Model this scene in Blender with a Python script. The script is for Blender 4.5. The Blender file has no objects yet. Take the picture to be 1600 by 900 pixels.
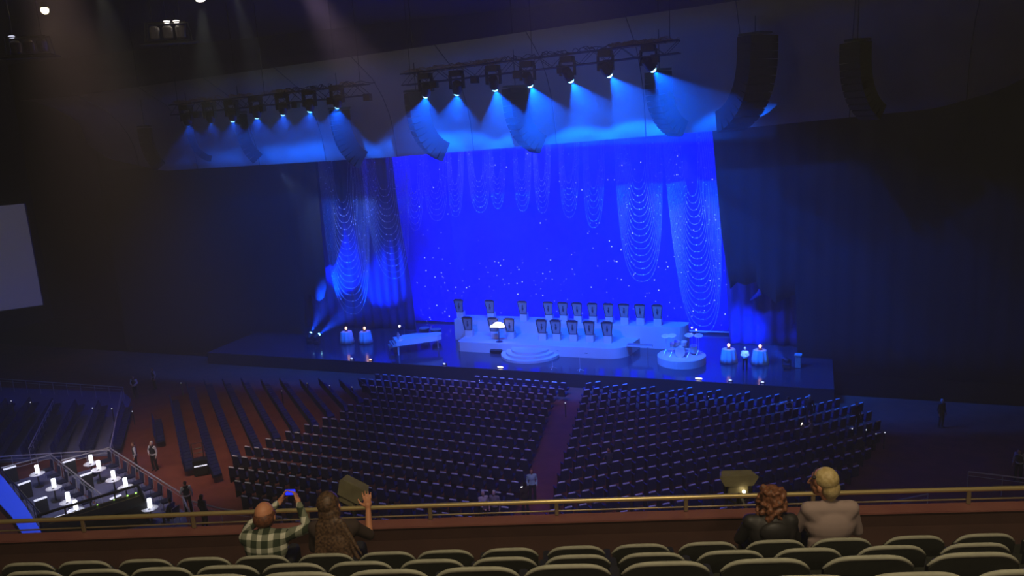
import bpy, math, random
import numpy as np
from mathutils import Vector, Matrix
random.seed(7)
SC = bpy.context.scene
COL = SC.collection
# ------------------------------------------------------------------ camera
F_PX, PITCH, ROLL, CAM_Z = 1250.0, math.radians(12), math.radians(3.4), 18.0
FW = Vector((0, math.cos(PITCH), -math.sin(PITCH)))
R0 = Vector((1, 0, 0)); U0 = Vector((0, math.sin(PITCH), math.cos(PITCH)))
CAM = Vector((0, 0, CAM_Z))
cx_ = math.cos(ROLL) * R0 - math.sin(ROLL) * U0
cy_ = math.sin(ROLL) * R0 + math.cos(ROLL) * U0
cd = bpy.data.cameras.new('camera'); cam = bpy.data.objects.new('camera', cd); COL.objects.link(cam)
m = Matrix.Identity(4)
for i in range(3):
    m[i][0] = cx_[i]; m[i][1] = cy_[i]; m[i][2] = -FW[i]; m[i][3] = CAM[i]
cam.matrix_world = m
cd.sensor_width = 36; cd.lens = F_PX / 1600 * 36; cd.clip_start = .05; cd.clip_end = 400
SC.camera = cam
SC.view_settings.view_transform = 'Standard'; SC.view_settings.look = 'None'
SC.view_settings.exposure = 0.0; SC.view_settings.gamma = 1; SC.view_settings.use_curve_mapping = False
SC.cycles.use_denoising = True
SC.cycles.max_bounces = 4; SC.cycles.volume_bounces = 0; SC.cycles.diffuse_bounces = 2
SC.cycles.glossy_bounces = 2; SC.cycles.transparent_max_bounces = 6
SC.cycles.sample_clamp_indirect = 2.0; SC.cycles.caustics_reflective = False
w = bpy.data.worlds.new('world'); SC.world = w; w.use_nodes = True
w.node_tree.nodes['Background'].inputs[0].default_value = (.4, .42, 1, 1)
w.node_tree.nodes['Background'].inputs[1].default_value = 0.0

# ------------------------------------------------------------------ finding places
def ray(px, py):
    x = (px - 800) / F_PX; y = (py - 450) / F_PX
    a = x * math.cos(ROLL) - y * math.sin(ROLL); b = x * math.sin(ROLL) + y * math.cos(ROLL)
    return FW + a * R0 - b * U0
def proj(P):
    v = Vector(P) - CAM; d = v.dot(FW)
    if d < .1: return -9999, -9999, d
    a = v.dot(R0) / d; b = -v.dot(U0) / d
    return 800 + F_PX * (a * math.cos(ROLL) + b * math.sin(ROLL)), 450 + F_PX * (b * math.cos(ROLL) - a * math.sin(ROLL)), d
def onz(px, py, z=0.0):
    d = ray(px, py); return CAM + d * ((z - CAM_Z) / d.z)
def atd(px, py, depth):
    return CAM + ray(px, py) * depth
YAW = math.radians(-21)
ST = onz(690, 572, 0)
RS = Vector((math.cos(YAW), math.sin(YAW), 0)); US = Vector((-RS.y, RS.x, 0))
def W(s, u, z=0.0): return Vector((ST.x, ST.y, 0)) + RS * s + US * u + Vector((0, 0, z))
def su(px, py, z=0.0):
    v = onz(px, py, z) - ST; return v.dot(RS), v.dot(US)
def pl(px, py, off):                       # on the upright plane 'off' metres upstage of the stage edge -> (s, z)
    d = ray(px, py); t = ((ST + US * off - CAM).dot(US)) / d.dot(US); P = CAM + d * t
    return (P - ST).dot(RS), P.z
def zf(x, y):                              # raked auditorium floor
    return -1.0 + .045 * max(-12, -((Vector((x, y, 0)) - ST).dot(US)))
def onf(px, py, h=0.0):
    z = 0.0
    for _ in range(12):
        P = onz(px, py, z + h); z = zf(P.x, P.y)
    P.z = z; return P

# ------------------------------------------------------------------ materials
def mat(name, col, rough=.6, metal=0, emit=None, es=1.0, noise=None, spec=.5, bump=None, sheen=0):
    M = bpy.data.materials.new(name); M.use_nodes = True; nt = M.node_tree; b = nt.nodes['Principled BSDF']
    b.inputs['Base Color'].default_value = (*col, 1); b.inputs['Roughness'].default_value = rough
    b.inputs['Metallic'].default_value = metal; b.inputs['Specular IOR Level'].default_value = spec
    if sheen: b.inputs['Sheen Weight'].default_value = sheen
    if emit:
        b.inputs['Emission Color'].default_value = (*emit, 1); b.inputs['Emission Strength'].default_value = es
    tc = None
    if noise or bump:
        tc = nt.nodes.new('ShaderNodeTexCoord')
    if noise:
        sc, c2 = noise[0], noise[1]
        n = nt.nodes.new('ShaderNodeTexNoise'); n.inputs['Scale'].default_value = sc; n.inputs['Detail'].default_value = 4
        nt.links.new(tc.outputs['Object'], n.inputs['Vector'])
        r = nt.nodes.new('ShaderNodeValToRGB'); r.color_ramp.elements[0].position = .38; r.color_ramp.elements[1].position = .62
        r.color_ramp.elements[0].color = (*col, 1); r.color_ramp.elements[1].color = (*c2, 1)
        nt.links.new(n.outputs['Fac'], r.inputs['Fac']); nt.links.new(r.outputs['Color'], b.inputs['Base Color'])
    if bump:
        n2 = nt.nodes.new('ShaderNodeTexNoise'); n2.inputs['Scale'].default_value = bump[0]
        nt.links.new(tc.outputs['Object'], n2.inputs['Vector'])
        bp = nt.nodes.new('ShaderNodeBump'); bp.inputs['Strength'].default_value = bump[1]
        nt.links.new(n2.outputs['Fac'], bp.inputs['Height']); nt.links.new(bp.outputs['Normal'], b.inputs['Normal'])
    return M
M = dict(
    black=mat('black_paint', (.012, .012, .014), .6),
    wall=mat('dark_wall', (.02, .02, .026), .9, noise=(.4, (.03, .03, .036))),
    ceil=mat('dark_ceiling', (.006, .006, .006), .9, noise=(.3, (.010, .009, .008))),
    carpet=mat('carpet', (.20, .045, .032), .95, noise=(1.2, (.26, .065, .042)), bump=(30, .3)),
    carpet_blue=mat('blue_carpet', (.17, .19, .34), .95, noise=(3, (.20, .22, .40))),
    stage=mat('stage_floor', (.035, .035, .06), .14, noise=(.5, (.05, .05, .07)), spec=.6),
    stagefront=mat('stage_front', (.012, .012, .016), .8),
    fascia=mat('pale_plaster', (.48, .44, .43), .85, noise=(.35, (.56, .52, .50)), bump=(1.5, .25)),
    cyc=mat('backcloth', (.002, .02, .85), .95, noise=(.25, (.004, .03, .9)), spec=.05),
    blk_cloth=mat('black_velour', (.008, .008, .012), .95),
    drape=mat('blue_velour', (.003, .010, .13), .9, noise=(.5, (.004, .014, .17))),
    chain=mat('crystal_chain', (.85, .92, 1), .3, spec=1),
    seq=mat('sequin', (.9, .9, .95), .2, spec=1, emit=(.45, .55, 1), es=1.6),  # own glow imitates the glints on the sequins
    white=mat('white_paint', (.60, .55, .52), .6),
    piano=mat('white_lacquer', (.85, .80, .78), .25),
    cloth=mat('white_cloth', (.7, .7, .72), .85),
    panel=mat('grey_panel', (.24, .22, .20), .6, noise=(6, (.30, .27, .25))),
    frame=mat('dark_frame', (.02, .02, .025), .5),
    chrome=mat('chrome', (.75, .76, .8), .15, 1),
    silver=mat('bright_silver', (.85, .83, .8), .3, .4),
    brass=mat('cymbal_brass', (.75, .6, .3), .2, 1),
    lens=mat('lit_lens', (.1, .3, 1), .3, emit=(.30, .80, 1.0), es=9),
    lensdim=mat('half_lit_lens', (.1, .3, 1), .3, emit=(.05, .2, .9), es=1.2),
    lampw=mat('lit_white_glass', (1, 1, 1), .3, emit=(.85, .88, 1), es=3.0),
    lampo=mat('lit_amber_glass', (1, .6, .4), .3, emit=(1, .50, .22), es=3.5),
    lampwarm=mat('lit_warm_bulb', (1, .9, .6), .3, emit=(1, .80, .45), es=12),
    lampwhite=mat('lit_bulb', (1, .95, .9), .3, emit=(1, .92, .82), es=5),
    score=mat('glowing_paper', (1, 1, 1), .5, emit=(.95, .9, .95), es=2.2),
    line=mat('speaker_grille', (.004, .004, .005), .8, noise=(12, (.006, .006, .008)), spec=.08),
    alu=mat('truss_metal', (.05, .05, .055), .5, .2),
    cable=mat('tan_cable', (.55, .42, .26), .6),
    seat=mat('navy_seat_fabric', (.008, .012, .07), .9, noise=(8, (.012, .017, .09))),
    seatglint=mat('seat_top_highlight', (.75, .77, .8), .4),
    bseat=mat('balcony_seat_fabric', (.012, .014, .008), .9, noise=(20, (.018, .02, .012))),
    bcap=mat('balcony_seat_top', (.30, .30, .23), .65, noise=(20, (.35, .35, .27))),
    ledge=mat('ledge_wood', (.26, .095, .085), .3, noise=(3, (.30, .12, .10))),
    parapet=mat('parapet_wall', (.052, .020, .015), .85, noise=(4, (.062, .025, .018))),
    rail=mat('brass_rail', (.70, .56, .26), .35, .55),
    post=mat('post_metal', (.35, .28, .16), .4, .5),
    steel=mat('grey_steel_rail', (.6, .6, .66), .4, .2),
    table=mat('white_tabletop', (.8, .8, .85), .3),
    led=mat('green_led', (.3, 1, .2), .4, emit=(.45, .9, .15), es=2),
    ledw=mat('white_led_strip', (1, 1, 1), .4, emit=(.75, .78, 1), es=1.2),
    blueglow=mat('blue_glow_paint', (.05, .1, 1), .4, emit=(.012, .045, .55), es=1.0),
    olive=mat('olive_housing', (.22, .20, .115), .55, noise=(9, (.18, .16, .09))),
    screen=mat('projection_screen', (.62, .60, .64), .9),
    skin=mat('skin', (.62, .34, .24), .55), skin2=mat('skin_ruddy', (.62, .27, .15), .55), skinp=mat('skin_pale', (.72, .48, .40), .55),
    phone=mat('phone_body', (.02, .02, .025), .3), pscreen=mat('phone_screen', (0, 0, 1), .3, emit=(.02, .04, 1.0), es=1.0),
    pwhite=mat('phone_light', (1, 1, 1), .3, emit=(1, .95, .85), es=4),
    hair_dk=mat('dark_brown_hair', (.05, .026, .014), .55, noise=(45, (.15, .085, .045)), bump=(80, .6)),
    hair_red=mat('auburn_hair', (.12, .045, .02), .55, noise=(40, (.26, .10, .045)), bump=(50, .8)),
    hair_au=mat('short_auburn_hair', (.10, .035, .018), .6, noise=(60, (.20, .07, .03)), bump=(60, .5)),
    hair_bl=mat('blonde_hair', (.50, .37, .15), .5, noise=(30, (.66, .52, .26)), bump=(60, .5)),
    hair_wh=mat('white_hair', (.6, .58, .55), .7), hair_bk=mat('black_hair', (.02, .015, .012), .6),
    grey_top=mat('pinkish_grey_knit', (.36, .27, .25), .9, bump=(60, .3)),
    blk_jacket=mat('black_jacket', (.022, .020, .020), .55, bump=(12, .5)),
    dk_top=mat('dark_brown_top', (.05, .032, .026), .9),
    trousers=mat('dark_trousers', (.02, .02, .026), .9), vest=mat('black_waistcoat', (.018, .018, .024), .8),
    shirt_w=mat('white_shirt', (.7, .7, .72), .8), denim=mat('pale_denim', (.42, .66, .68), .9), cream=mat('cream_shirt', (.62, .56, .48), .85),
    navy=mat('navy_tshirt', (.05, .05, .09), .9), greyj=mat('grey_cardigan', (.3, .27, .26), .9),
)
def plaid():
    P = bpy.data.materials.new('green_plaid'); P.use_nodes = True; nt = P.node_tree; b = nt.nodes['Principled BSDF']
    tc = nt.nodes.new('ShaderNodeTexCoord'); sp = nt.nodes.new('ShaderNodeSeparateXYZ'); nt.links.new(tc.outputs['Object'], sp.inputs[0])
    outs = []
    for ax, ph in (('X', .0), ('Z', .3)):
        a = nt.nodes.new('ShaderNodeMath'); a.operation = 'MULTIPLY_ADD'; a.inputs[1].default_value = 1 / .108; a.inputs[2].default_value = 50 + ph
        nt.links.new(sp.outputs[ax], a.inputs[0])
        f = nt.nodes.new('ShaderNodeMath'); f.operation = 'FRACT'; nt.links.new(a.outputs[0], f.inputs[0])
        g = nt.nodes.new('ShaderNodeMath'); g.operation = 'GREATER_THAN'; g.inputs[1].default_value = .58; nt.links.new(f.outputs[0], g.inputs[0])
        outs.append(g)
    ad = nt.nodes.new('ShaderNodeMath'); ad.operation = 'ADD'; nt.links.new(outs[0].outputs[0], ad.inputs[0]); nt.links.new(outs[1].outputs[0], ad.inputs[1])
    d2 = nt.nodes.new('ShaderNodeMath'); d2.operation = 'MULTIPLY'; d2.inputs[1].default_value = .5; nt.links.new(ad.outputs[0], d2.inputs[0])
    r = nt.nodes.new('ShaderNodeValToRGB'); r.color_ramp.interpolation = 'CONSTANT'
    e = r.color_ramp.elements; e[0].color = (.025, .04, .02, 1); e[1].position = .3; e[1].color = (.20, .22, .16, 1)
    x = e.new(.8); x.color = (.62, .62, .52, 1)
    nt.links.new(d2.outputs[0], r.inputs['Fac']); nt.links.new(r.outputs['Color'], b.inputs['Base Color']); b.inputs['Roughness'].default_value = .9
    return P
M['plaid'] = plaid()

# ------------------------------------------------------------------ mesh building
class MB:
    def __init__(s): s.v = []; s.f = []; s.mi = []; s.cur = 0
    def add(s, vs, fs):
        o = len(s.v); s.v += [tuple(p) for p in vs]; s.f += [tuple(i + o for i in q) for q in fs]; s.mi += [s.cur] * len(fs); return s
    def box(s, c, d, rot=None, taper=1.0, bevel=0):
        hx, hy, hz = d[0] / 2, d[1] / 2, d[2] / 2
        vs = []
        if bevel:
            b = min(bevel, hx * .9, hy * .9)
            ring = [(-hx + b, -hy), (hx - b, -hy), (hx, -hy + b), (hx, hy - b), (hx - b, hy), (-hx + b, hy), (-hx, hy - b), (-hx, -hy + b)]
        else:
            ring = [(-hx, -hy), (hx, -hy), (hx, hy), (-hx, hy)]
        n = len(ring)
        for z, t in ((-hz, 1.0), (hz, taper)):
            for x, y in ring: vs.append(Vector((x * t, y * t, z)))
        if rot is not None: vs = [rot @ p for p in vs]
        vs = [p + Vector(c) for p in vs]
        fs = [tuple(range(n - 1, -1, -1)), tuple(range(n, 2 * n))] + [(i, (i + 1) % n, n + (i + 1) % n, n + i) for i in range(n)]
        return s.add(vs, fs)
    def tube(s, pts, r, n=8, cap=True):
        pts = [Vector(p) for p in pts]; rr = r if isinstance(r, (list, tuple)) else [r] * len(pts)
        vs = []; fs = []; last = None
        for i, p in enumerate(pts):
            t = (pts[min(i + 1, len(pts) - 1)] - pts[max(i - 1, 0)])
            if t.length < 1e-9: t = Vector((0, 0, 1))
            t.normalize()
            if last is None: a = t.orthogonal().normalized()
            else:
                a = last - t * last.dot(t)
                a = a.normalized() if a.length > 1e-6 else t.orthogonal().normalized()
            last = a; b = t.cross(a)
            for k in range(n):
                th = 2 * math.pi * k / n; vs.append(p + (a * math.cos(th) + b * math.sin(th)) * rr[i])
        for i in range(len(pts) - 1):
            for k in range(n):
                fs.append((i * n + k, i * n + (k + 1) % n, (i + 1) * n + (k + 1) % n, (i + 1) * n + k))
        if cap: fs += [tuple(range(n - 1, -1, -1)), tuple((len(pts) - 1) * n + k for k in range(n))]
        return s.add(vs, fs)
    def lathe(s, prof, c=(0, 0, 0), n=20, rot=None, wave=0, wn=8):
        vs = []; fs = []
        for r, z in prof:
            for k in range(n):
                th = 2 * math.pi * k / n; q = r * (1 + wave * math.sin(wn * th) * (1 if r > .01 else 0))
                p = Vector((q * math.cos(th), q * math.sin(th), z))
                if rot is not None: p = rot @ p
                vs.append(p + Vector(c))
        for i in range(len(prof) - 1):
            for k in range(n): fs.append((i * n + k, i * n + (k + 1) % n, (i + 1) * n + (k + 1) % n, (i + 1) * n + k))
        fs += [tuple(range(n - 1, -1, -1)), tuple((len(prof) - 1) * n + k for k in range(n))]
        return s.add(vs, fs)
    def ball(s, c, r, n=10, rot=None):
        r = r if isinstance(r, (tuple, list)) else (r, r, r); k = max(4, n // 2 + 1); vs = []; fs = []
        for i in range(k + 1):
            ph = math.pi * i / k
            for j in range(n):
                th = 2 * math.pi * j / n
                p = Vector((r[0] * math.sin(ph) * math.cos(th), r[1] * math.sin(ph) * math.sin(th), -r[2] * math.cos(ph)))
                if i in (0, k): p = Vector((1e-4 * math.cos(th), 1e-4 * math.sin(th), p.z))
                if rot is not None: p = rot @ p
                vs.append(p + Vector(c))
        for i in range(k):
            for j in range(n): fs.append((i * n + j, i * n + (j + 1) % n, (i + 1) * n + (j + 1) % n, (i + 1) * n + j))
        fs += [tuple(range(n - 1, -1, -1)), tuple(k * n + j for j in range(n))]
        return s.add(vs, fs)
    def capsule(s, a, b, ra, rb, n=12):
        a = Vector(a); b = Vector(b); t = b - a; L = t.length
        if L < 1e-5: return s.ball(a, max(ra, rb), n)
        t.normalize(); pts = []; rr = []
        for i in range(5):
            q = math.pi / 2 * i / 4; pts.append(a - t * ra * math.cos(q)); rr.append(max(ra * math.sin(q), 1e-4))
        pts.append(a + t * L / 2); rr.append((ra + rb) / 2)
        for i in range(5):
            q = math.pi / 2 * i / 4; pts.append(b + t * rb * math.sin(q)); rr.append(max(rb * math.cos(q), 1e-4))
        return s.tube(pts, rr, n)
    def prism(s, poly, z0, z1, fn=None):
        n = len(poly); vs = [(x, y, z0) for x, y in poly] + [(x, y, z1) for x, y in poly]
        if fn: vs = [fn(*p) for p in vs]
        return s.add(vs, [tuple(range(n - 1, -1, -1)), tuple(range(n, 2 * n))] + [(i, (i + 1) % n, n + (i + 1) % n, n + i) for i in range(n)])
    def mesh(s, name, mats, smooth=False):
        me = bpy.data.meshes.new(name); me.from_pydata(s.v, [], s.f)
        for q in (mats if isinstance(mats, (list, tuple)) else [mats]): me.materials.append(q)
        me.polygons.foreach_set('material_index', s.mi)
        if smooth: me.polygons.foreach_set('use_smooth', [True] * len(s.f))
        me.update(); return me
    def build(s, name, mats, parent=None, smooth=False):
        o = bpy.data.objects.new(name, s.mesh(name, mats, smooth)); COL.objects.link(o)
        if parent: o.parent = parent
        return o
def tag(o, label=None, cat=None, group=None, kind=None):
    if label: o['label'] = label
    if cat: o['category'] = cat
    if group: o['group'] = group
    if kind: o['kind'] = kind
    return o
def empty(name, loc, rz=0, label=None, cat=None, group=None):
    o = bpy.data.objects.new(name, None); COL.objects.link(o); o.location = loc; o.rotation_euler = (0, 0, rz)
    o.empty_display_size = .1
    return tag(o, label, cat, group)
def copy_tree(o, parent=None):
    c = o.copy(); COL.objects.link(c); c.parent = parent
    for ch in list(o.children): copy_tree(ch, c)
    return c
def struct(name, mb, mt, smooth=False): return tag(mb.build(name, mt, None, smooth), kind='structure')
def link_mesh(name, me, parent):
    o = bpy.data.objects.new(name, me); COL.objects.link(o); o.parent = parent; return o
def spot(name, loc, target, power, col, angle=50, blend=.6, r=.1, parent=None, spec=1.0):
    l = bpy.data.lights.new(name, 'SPOT'); l.energy = power; l.color = col; l.spot_size = math.radians(angle); l.spot_blend = blend
    l.shadow_soft_size = r; l.specular_factor = spec
    o = bpy.data.objects.new(name, l); COL.objects.link(o)
    d = (Vector(target) - Vector(loc)); o.rotation_mode = 'QUATERNION'; o.rotation_quaternion = d.to_track_quat('-Z', 'Y'); o.location = loc
    return o
def area(name, loc, target, power, col, sx, sy, up='Y'):
    l = bpy.data.lights.new(name, 'AREA'); l.energy = power; l.color = col; l.shape = 'RECTANGLE'; l.size = sx; l.size_y = sy
    o = bpy.data.objects.new(name, l); COL.objects.link(o); d = Vector(target) - Vector(loc)
    z = -d.normalized(); x = RS - z * RS.dot(z); x.normalize(); y = z.cross(x)
    mm = Matrix.Identity(4)
    for i in range(3): mm[i][0] = x[i]; mm[i][1] = y[i]; mm[i][2] = z[i]; mm[i][3] = loc[i]
    o.matrix_world = mm; return o
def point(name, loc, power, col, r=.1):
    l = bpy.data.lights.new(name, 'POINT'); l.energy = power; l.color = col; l.shadow_soft_size = r
    o = bpy.data.objects.new(name, l); COL.objects.link(o); o.location = loc; return o
def rotz(a): return Matrix.Rotation(a, 3, 'Z')
def rotx(a): return Matrix.Rotation(a, 3, 'X')
def roty(a): return Matrix.Rotation(a, 3, 'Y')

# ------------------------------------------------------------------ large lights
BLUE = (.0, .02, 1.0)
area('backcloth_groundrow', W(6, 9.6, .35), W(6, 13, 6), 5200, (0, .0, 1), 24, .5)
area('backcloth_batten', W(6, 9.4, 17.5), W(6, 13, 7), 6500, (0, .003, 1), 26, .6)
spot('house_light_balcony', (1, 1.0, 26), (1, 7.4, 13.5), 2600, (1, .80, .50), 84, .8, .6)
spot('house_light_rear', (2, -9, 24), (1, 7.4, 14.5), 1500, (1, .78, .55), 60, .8, .6)
spot('house_light_left_floor', (-16, 30, 26), (-19.5, 45, 0), 11000, (1, .62, .50), 40, 1, .5)
spot('house_light_centre', (2, 22, 26), (2, 39, 0), 5200, (.88, .66, 1), 44, 1, .5)
spot('house_light_right', (22, 22, 26), (20, 38, 0), 700, (.8, .6, .9), 44, 1, .5)
spot('house_light_boxes', (-22, 28, 24), (-24, 40, 0), 5200, (.75, .8, 1), 34, 1, .4)
spot('blue_wash_left_wing', (-34, 24, 25), (-34, 50, 0), 8000, (.05, .12, 1), 48, 1, .4)
spot('blue_wash_floor', (2, 12, 26.5), (3, 36, 0), 10000, (.015, .03, 1), 56, 1, .5)
spot('fill_fascia', W(6, -32, 19), W(8, -2, 19.6), 1150, (.95, .82, .95), 100, 1, 6)
spot('stage_wash', W(6, -22, 24), W(6, 4, 0), 8500, (.85, .55, .80), 40, .8, .4)

for a_, b_, p_ in ((-13.5, 8, 2400), (-10, 9, 1500), (0, 14, 420), (6, 14, 420), (14, 9, 1400), (18, 8, 1900)):
    spot('swag_fill', W(a_, 1.4, 14.9), W(a_, 8.4, b_), p_ * 1.05, (.36, .56, 1), 42, .8, .2)  # unseen spots added behind the header to brighten the bead swags
# ------------------------------------------------------------------ room shell
def quad_slab(pts, t, dirv):
    mb = MB(); d = Vector(dirv) * t; n = len(pts)
    vs = [Vector(p) for p in pts] + [Vector(p) + d for p in pts]
    mb.add(vs, [tuple(range(n)), tuple(range(2 * n - 1, n - 1, -1))] + [(i, (i + 1) % n, n + (i + 1) % n, n + i) for i in range(n)]); return mb
fp = [W(-58, -62), W(58, -62), W(58, 2), W(-58, 2)]
for p in fp: p.z = -1.0 + .045 * (-((p - ST).dot(US)))
struct('floor', quad_slab(fp, .3, (0, 0, -1)), M['carpet'])
struct('ceiling', quad_slab([W(-60, -64, 27), W(60, -64, 27), W(60, 18, 27), W(-60, 18, 27)], .3, (0, 0, 1)), M['ceil'])
struct('wall_back', quad_slab([W(-60, 15, -2), W(60, 15, -2), W(60, 15, 27), W(-60, 15, 27)], .3, US), M['wall'])
struct('wall_left', quad_slab([W(-58, -64, -2), W(-58, 18, -2), W(-58, 18, 27), W(-58, -64, 27)], .3, -RS), M['wall'])
struct('wall_right', quad_slab([W(58, -64, -2), W(58, 18, -2), W(58, 18, 27), W(58, -64, 27)], .3, RS), M['wall'])
struct('wall_rear', quad_slab([W(-60, -64, -2), W(60, -64, -2), W(60, -64, 27), W(-60, -64, 27)], .3, -US), M['wall'])
# stage platform
mb = MB(); mb.prism([(-22, 0), (27.5, 0), (27.5, 14.5), (-22, 14.5)], -1.0, 0, lambda x, y, z: W(x, y, z))
mb.cur = 1; mb.prism([(-22, -.06), (27.5, -.06), (27.5, -.001), (-22, -.001)], -1.3, -.02, lambda x, y, z: W(x, y, z))
tag(mb.build('stage_platform', [M['stage'], M['stagefront']]), 'wide dark glossy stage floor raised in front of the blue backcloth', 'stage')

# curved header over the stage
bot = [(118, 178), (132, 222), (168, 248), (255, 267), (620, 245), (1113, 205), (1460, 170), (1560, 142), (1620, 112), (1720, 40)]
top = [(108, 150), (640, 75), (1150, 0), (1720, -95)]
bsz = [pl(*p, 0) for p in bot]; tsz = [pl(*p, -5) for p in top]
def interp(tab, s):
    if s <= tab[0][0]: return tab[0][1]
    for (a, za), (b, zb) in zip(tab, tab[1:]):
        if s <= b: return za + (zb - za) * (s - a) / (b - a)
    return tab[-1][1]
prof = [(0, 0), (-.05, .12), (-.22, .28), (-.6, .45), (-1.3, .62), (-2.5, .8), (-5, 1.0)]
mb = MB(); s0, s1 = bsz[0][0], min(bsz[-1][0], 44); NS = 90; vs = []; fs = []
for side in (0, .25):
    for i in range(NS + 1):
        s_ = s0 + (s1 - s0) * (i / NS) ** 1.0
        zb = interp(bsz, s_); zt = interp(tsz, s_ - 1.0)
        for (u_, k) in prof: vs.append(W(s_, u_ + side, zb + (zt - zb) * k))
K = len(prof); off = (NS + 1) * K
for i in range(NS):
    for j in range(K - 1):
        a = i * K + j; fs.append((a, a + K, a + K + 1, a + 1)); fs.append((off + a, off + a + 1, off + a + K + 1, off + a + K))
    fs.append((i * K, off + i * K, off + i * K + K, i * K + K))
    a = i * K + K - 1; fs.append((a, a + K, off + a + K, off + a))
for j in range(K - 1):
    fs.append((j, j + 1, off + j + 1, off + j)); a = NS * K + j; fs.append((a, off + a, off + a + 1, a + 1))
mb.add(vs, fs)
hd = mb.build('curved_header', M['fascia'], None, True)
tag(hd, 'long pale curved plaster header sweeping above the stage opening', 'header')
# seams between the header's plaster panels
for q in range(1, 12):
    s_ = s0 + (s1 - s0) * q / 12; zb = interp(bsz, s_); zt = interp(tsz, s_ - 1.0)
    sm = MB(); sm.tube([W(s_, u_ - .02, zb + (zt - zb) * k) for u_, k in prof], .025, 5); sm.build('seam', M['frame'], hd)

# ------------------------------------------------------------------ drapes
def cloth_sheet(name, pts_px, off, mt, amp=.12, wl=1.1, thick=.05, nx=160, nz=14, parent=None):
    # pts_px: function t -> ((s,z_top),(s,z_bottom)) by rows; folds run downwards
    vs = []; fs = []; tops, bots = pts_px
    for side in (0, thick):
        for i in range(nx + 1):
            t = i / nx; st_, zt = tops(t); sb, zb = bots(t)
            for j in range(nz + 1):
                k = j / nz; s_ = st_ + (sb - st_) * k; z = zt + (zb - zt) * k
                vs.append(W(s_, off + side + amp * math.sin(2 * math.pi * s_ / wl + .6 * math.sin(s_ * .7)), z))
    K = nz + 1; o2 = (nx + 1) * K
    for i in range(nx):
        for j in range(nz):
            a = i * K + j; fs.append((a, a + 1, a + K + 1, a + K)); fs.append((o2 + a, o2 + a + K, o2 + a + K + 1, o2 + a + 1))
        fs.append((i * K, i * K + K, o2 + i * K + K, o2 + i * K)); a = i * K + nz; fs.append((a, o2 + a, o2 + a + K, a + K))
    for j in range(nz):
        fs.append((j, o2 + j, o2 + j + 1, j + 1)); a = nx * K + j; fs.append((a, a + 1, o2 + a + 1, o2 + a))
    mb = MB(); mb.add(vs, fs); return mb.build(name, mt, parent, True)
def lin(a, b): return lambda t: (a[0] + (b[0] - a[0]) * t, a[1] + (b[1] - a[1]) * t)
A = pl(1116, 205, 12); B = pl(1141, 521, 12)
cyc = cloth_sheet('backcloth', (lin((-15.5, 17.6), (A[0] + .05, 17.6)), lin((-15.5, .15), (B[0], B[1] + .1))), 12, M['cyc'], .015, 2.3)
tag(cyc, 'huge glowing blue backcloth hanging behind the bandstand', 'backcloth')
mb = MB()
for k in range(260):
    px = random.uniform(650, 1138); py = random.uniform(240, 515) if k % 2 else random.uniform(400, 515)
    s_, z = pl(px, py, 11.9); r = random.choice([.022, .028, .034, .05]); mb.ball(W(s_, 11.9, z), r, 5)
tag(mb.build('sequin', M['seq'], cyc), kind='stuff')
mb = MB(); a = pl(1060, 517, 11.7); b = pl(1141, 521, 11.7); mb.tube([W(a[0], 11.75, .2), W(b[0], 11.75, .2)], .06, 8)
mb.build('bottom_batten', M['white'], cyc)
# side drapes (dark blue)
def curve_px(pts, off):
    tab = [pl(x, y, off) for x, y in pts]; n = len(tab) - 1
    def f(t):
        q = min(t * n, n - 1e-6); i = int(q); k = q - i
        return tab[i][0] + (tab[i + 1][0] - tab[i][0]) * k, tab[i][1] + (tab[i + 1][1] - tab[i][1]) * k
    return f
d1 = cloth_sheet('side_drape', (lin((-18.6, 17.5), (-7.9, 17.5)), lin((-18.2, .05), (-6.8, .05))), 9.2, M['drape'], .13, .9)
tag(d1, 'dark blue side drape left of the glowing backcloth, behind the two large bead swags', 'drape')
d2 = cloth_sheet('side_drape', (lin((19.6, 12), (25.6, 12)), lin((20.2, .05), (25.4, .05))), 9.2, M['drape'], .13, .9)
tag(d2, 'dark blue side drape right of the backcloth, behind the cocktail tables', 'drape')
# black masking with a scalloped lower edge
mbot = curve_px([(200, 560), (330, 550), (474, 530), (475.5, 466), (482, 461), (486, 460), (491, 467), (499, 470), (505, 466), (510, 448), (508, 425), (500, 330), (494, 255)], 6.5)
mtop = lambda t: (mbot(t)[0], 19.0)
o = cloth_sheet('masking_drape', (mtop, mbot), 6.5, M['blk_cloth'], .05, 1.2, nx=260, nz=8)
tag(o, 'black masking curtain left of the stage with a scooped lower corner', 'curtain')
mb2 = curve_px([(1109, 185), (1113, 208), (1127, 364), (1141, 452), (1152, 441), (1165, 446), (1182, 440), (1188, 455), (1203, 465), (1212, 474), (1226, 467), (1243, 460), (1246, 575), (1400, 590), (1600, 600)], 6.5)
mt2 = lambda t: (mb2(t)[0], 19.5)
o = cloth_sheet('masking_drape', (mt2, mb2), 6.5, M['blk_cloth'], .05, 1.2, nx=300, nz=8)
tag(o, 'black masking curtain right of the stage with a ragged lower edge', 'curtain')
mb = MB(); p = [pl(1172, 470, 6.2), pl(1184, 466, 6.2), pl(1188, 452, 6.2)]
mb.tube([W(p[0][0], 6.3, p[0][1]), W(p[1][0] - .25, 6.3, p[1][1]), W(p[1][0] + .15, 6.3, p[1][1] + .35), W(p[2][0] - .1, 6.3, p[2][1]), ], [.05, .16, .22, .04], 8)
tag(mb.build('fabric_loop', M['drape'], None, True), 'small blue gathered fabric loop at the ragged edge of the right curtain', 'fabric')

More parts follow.
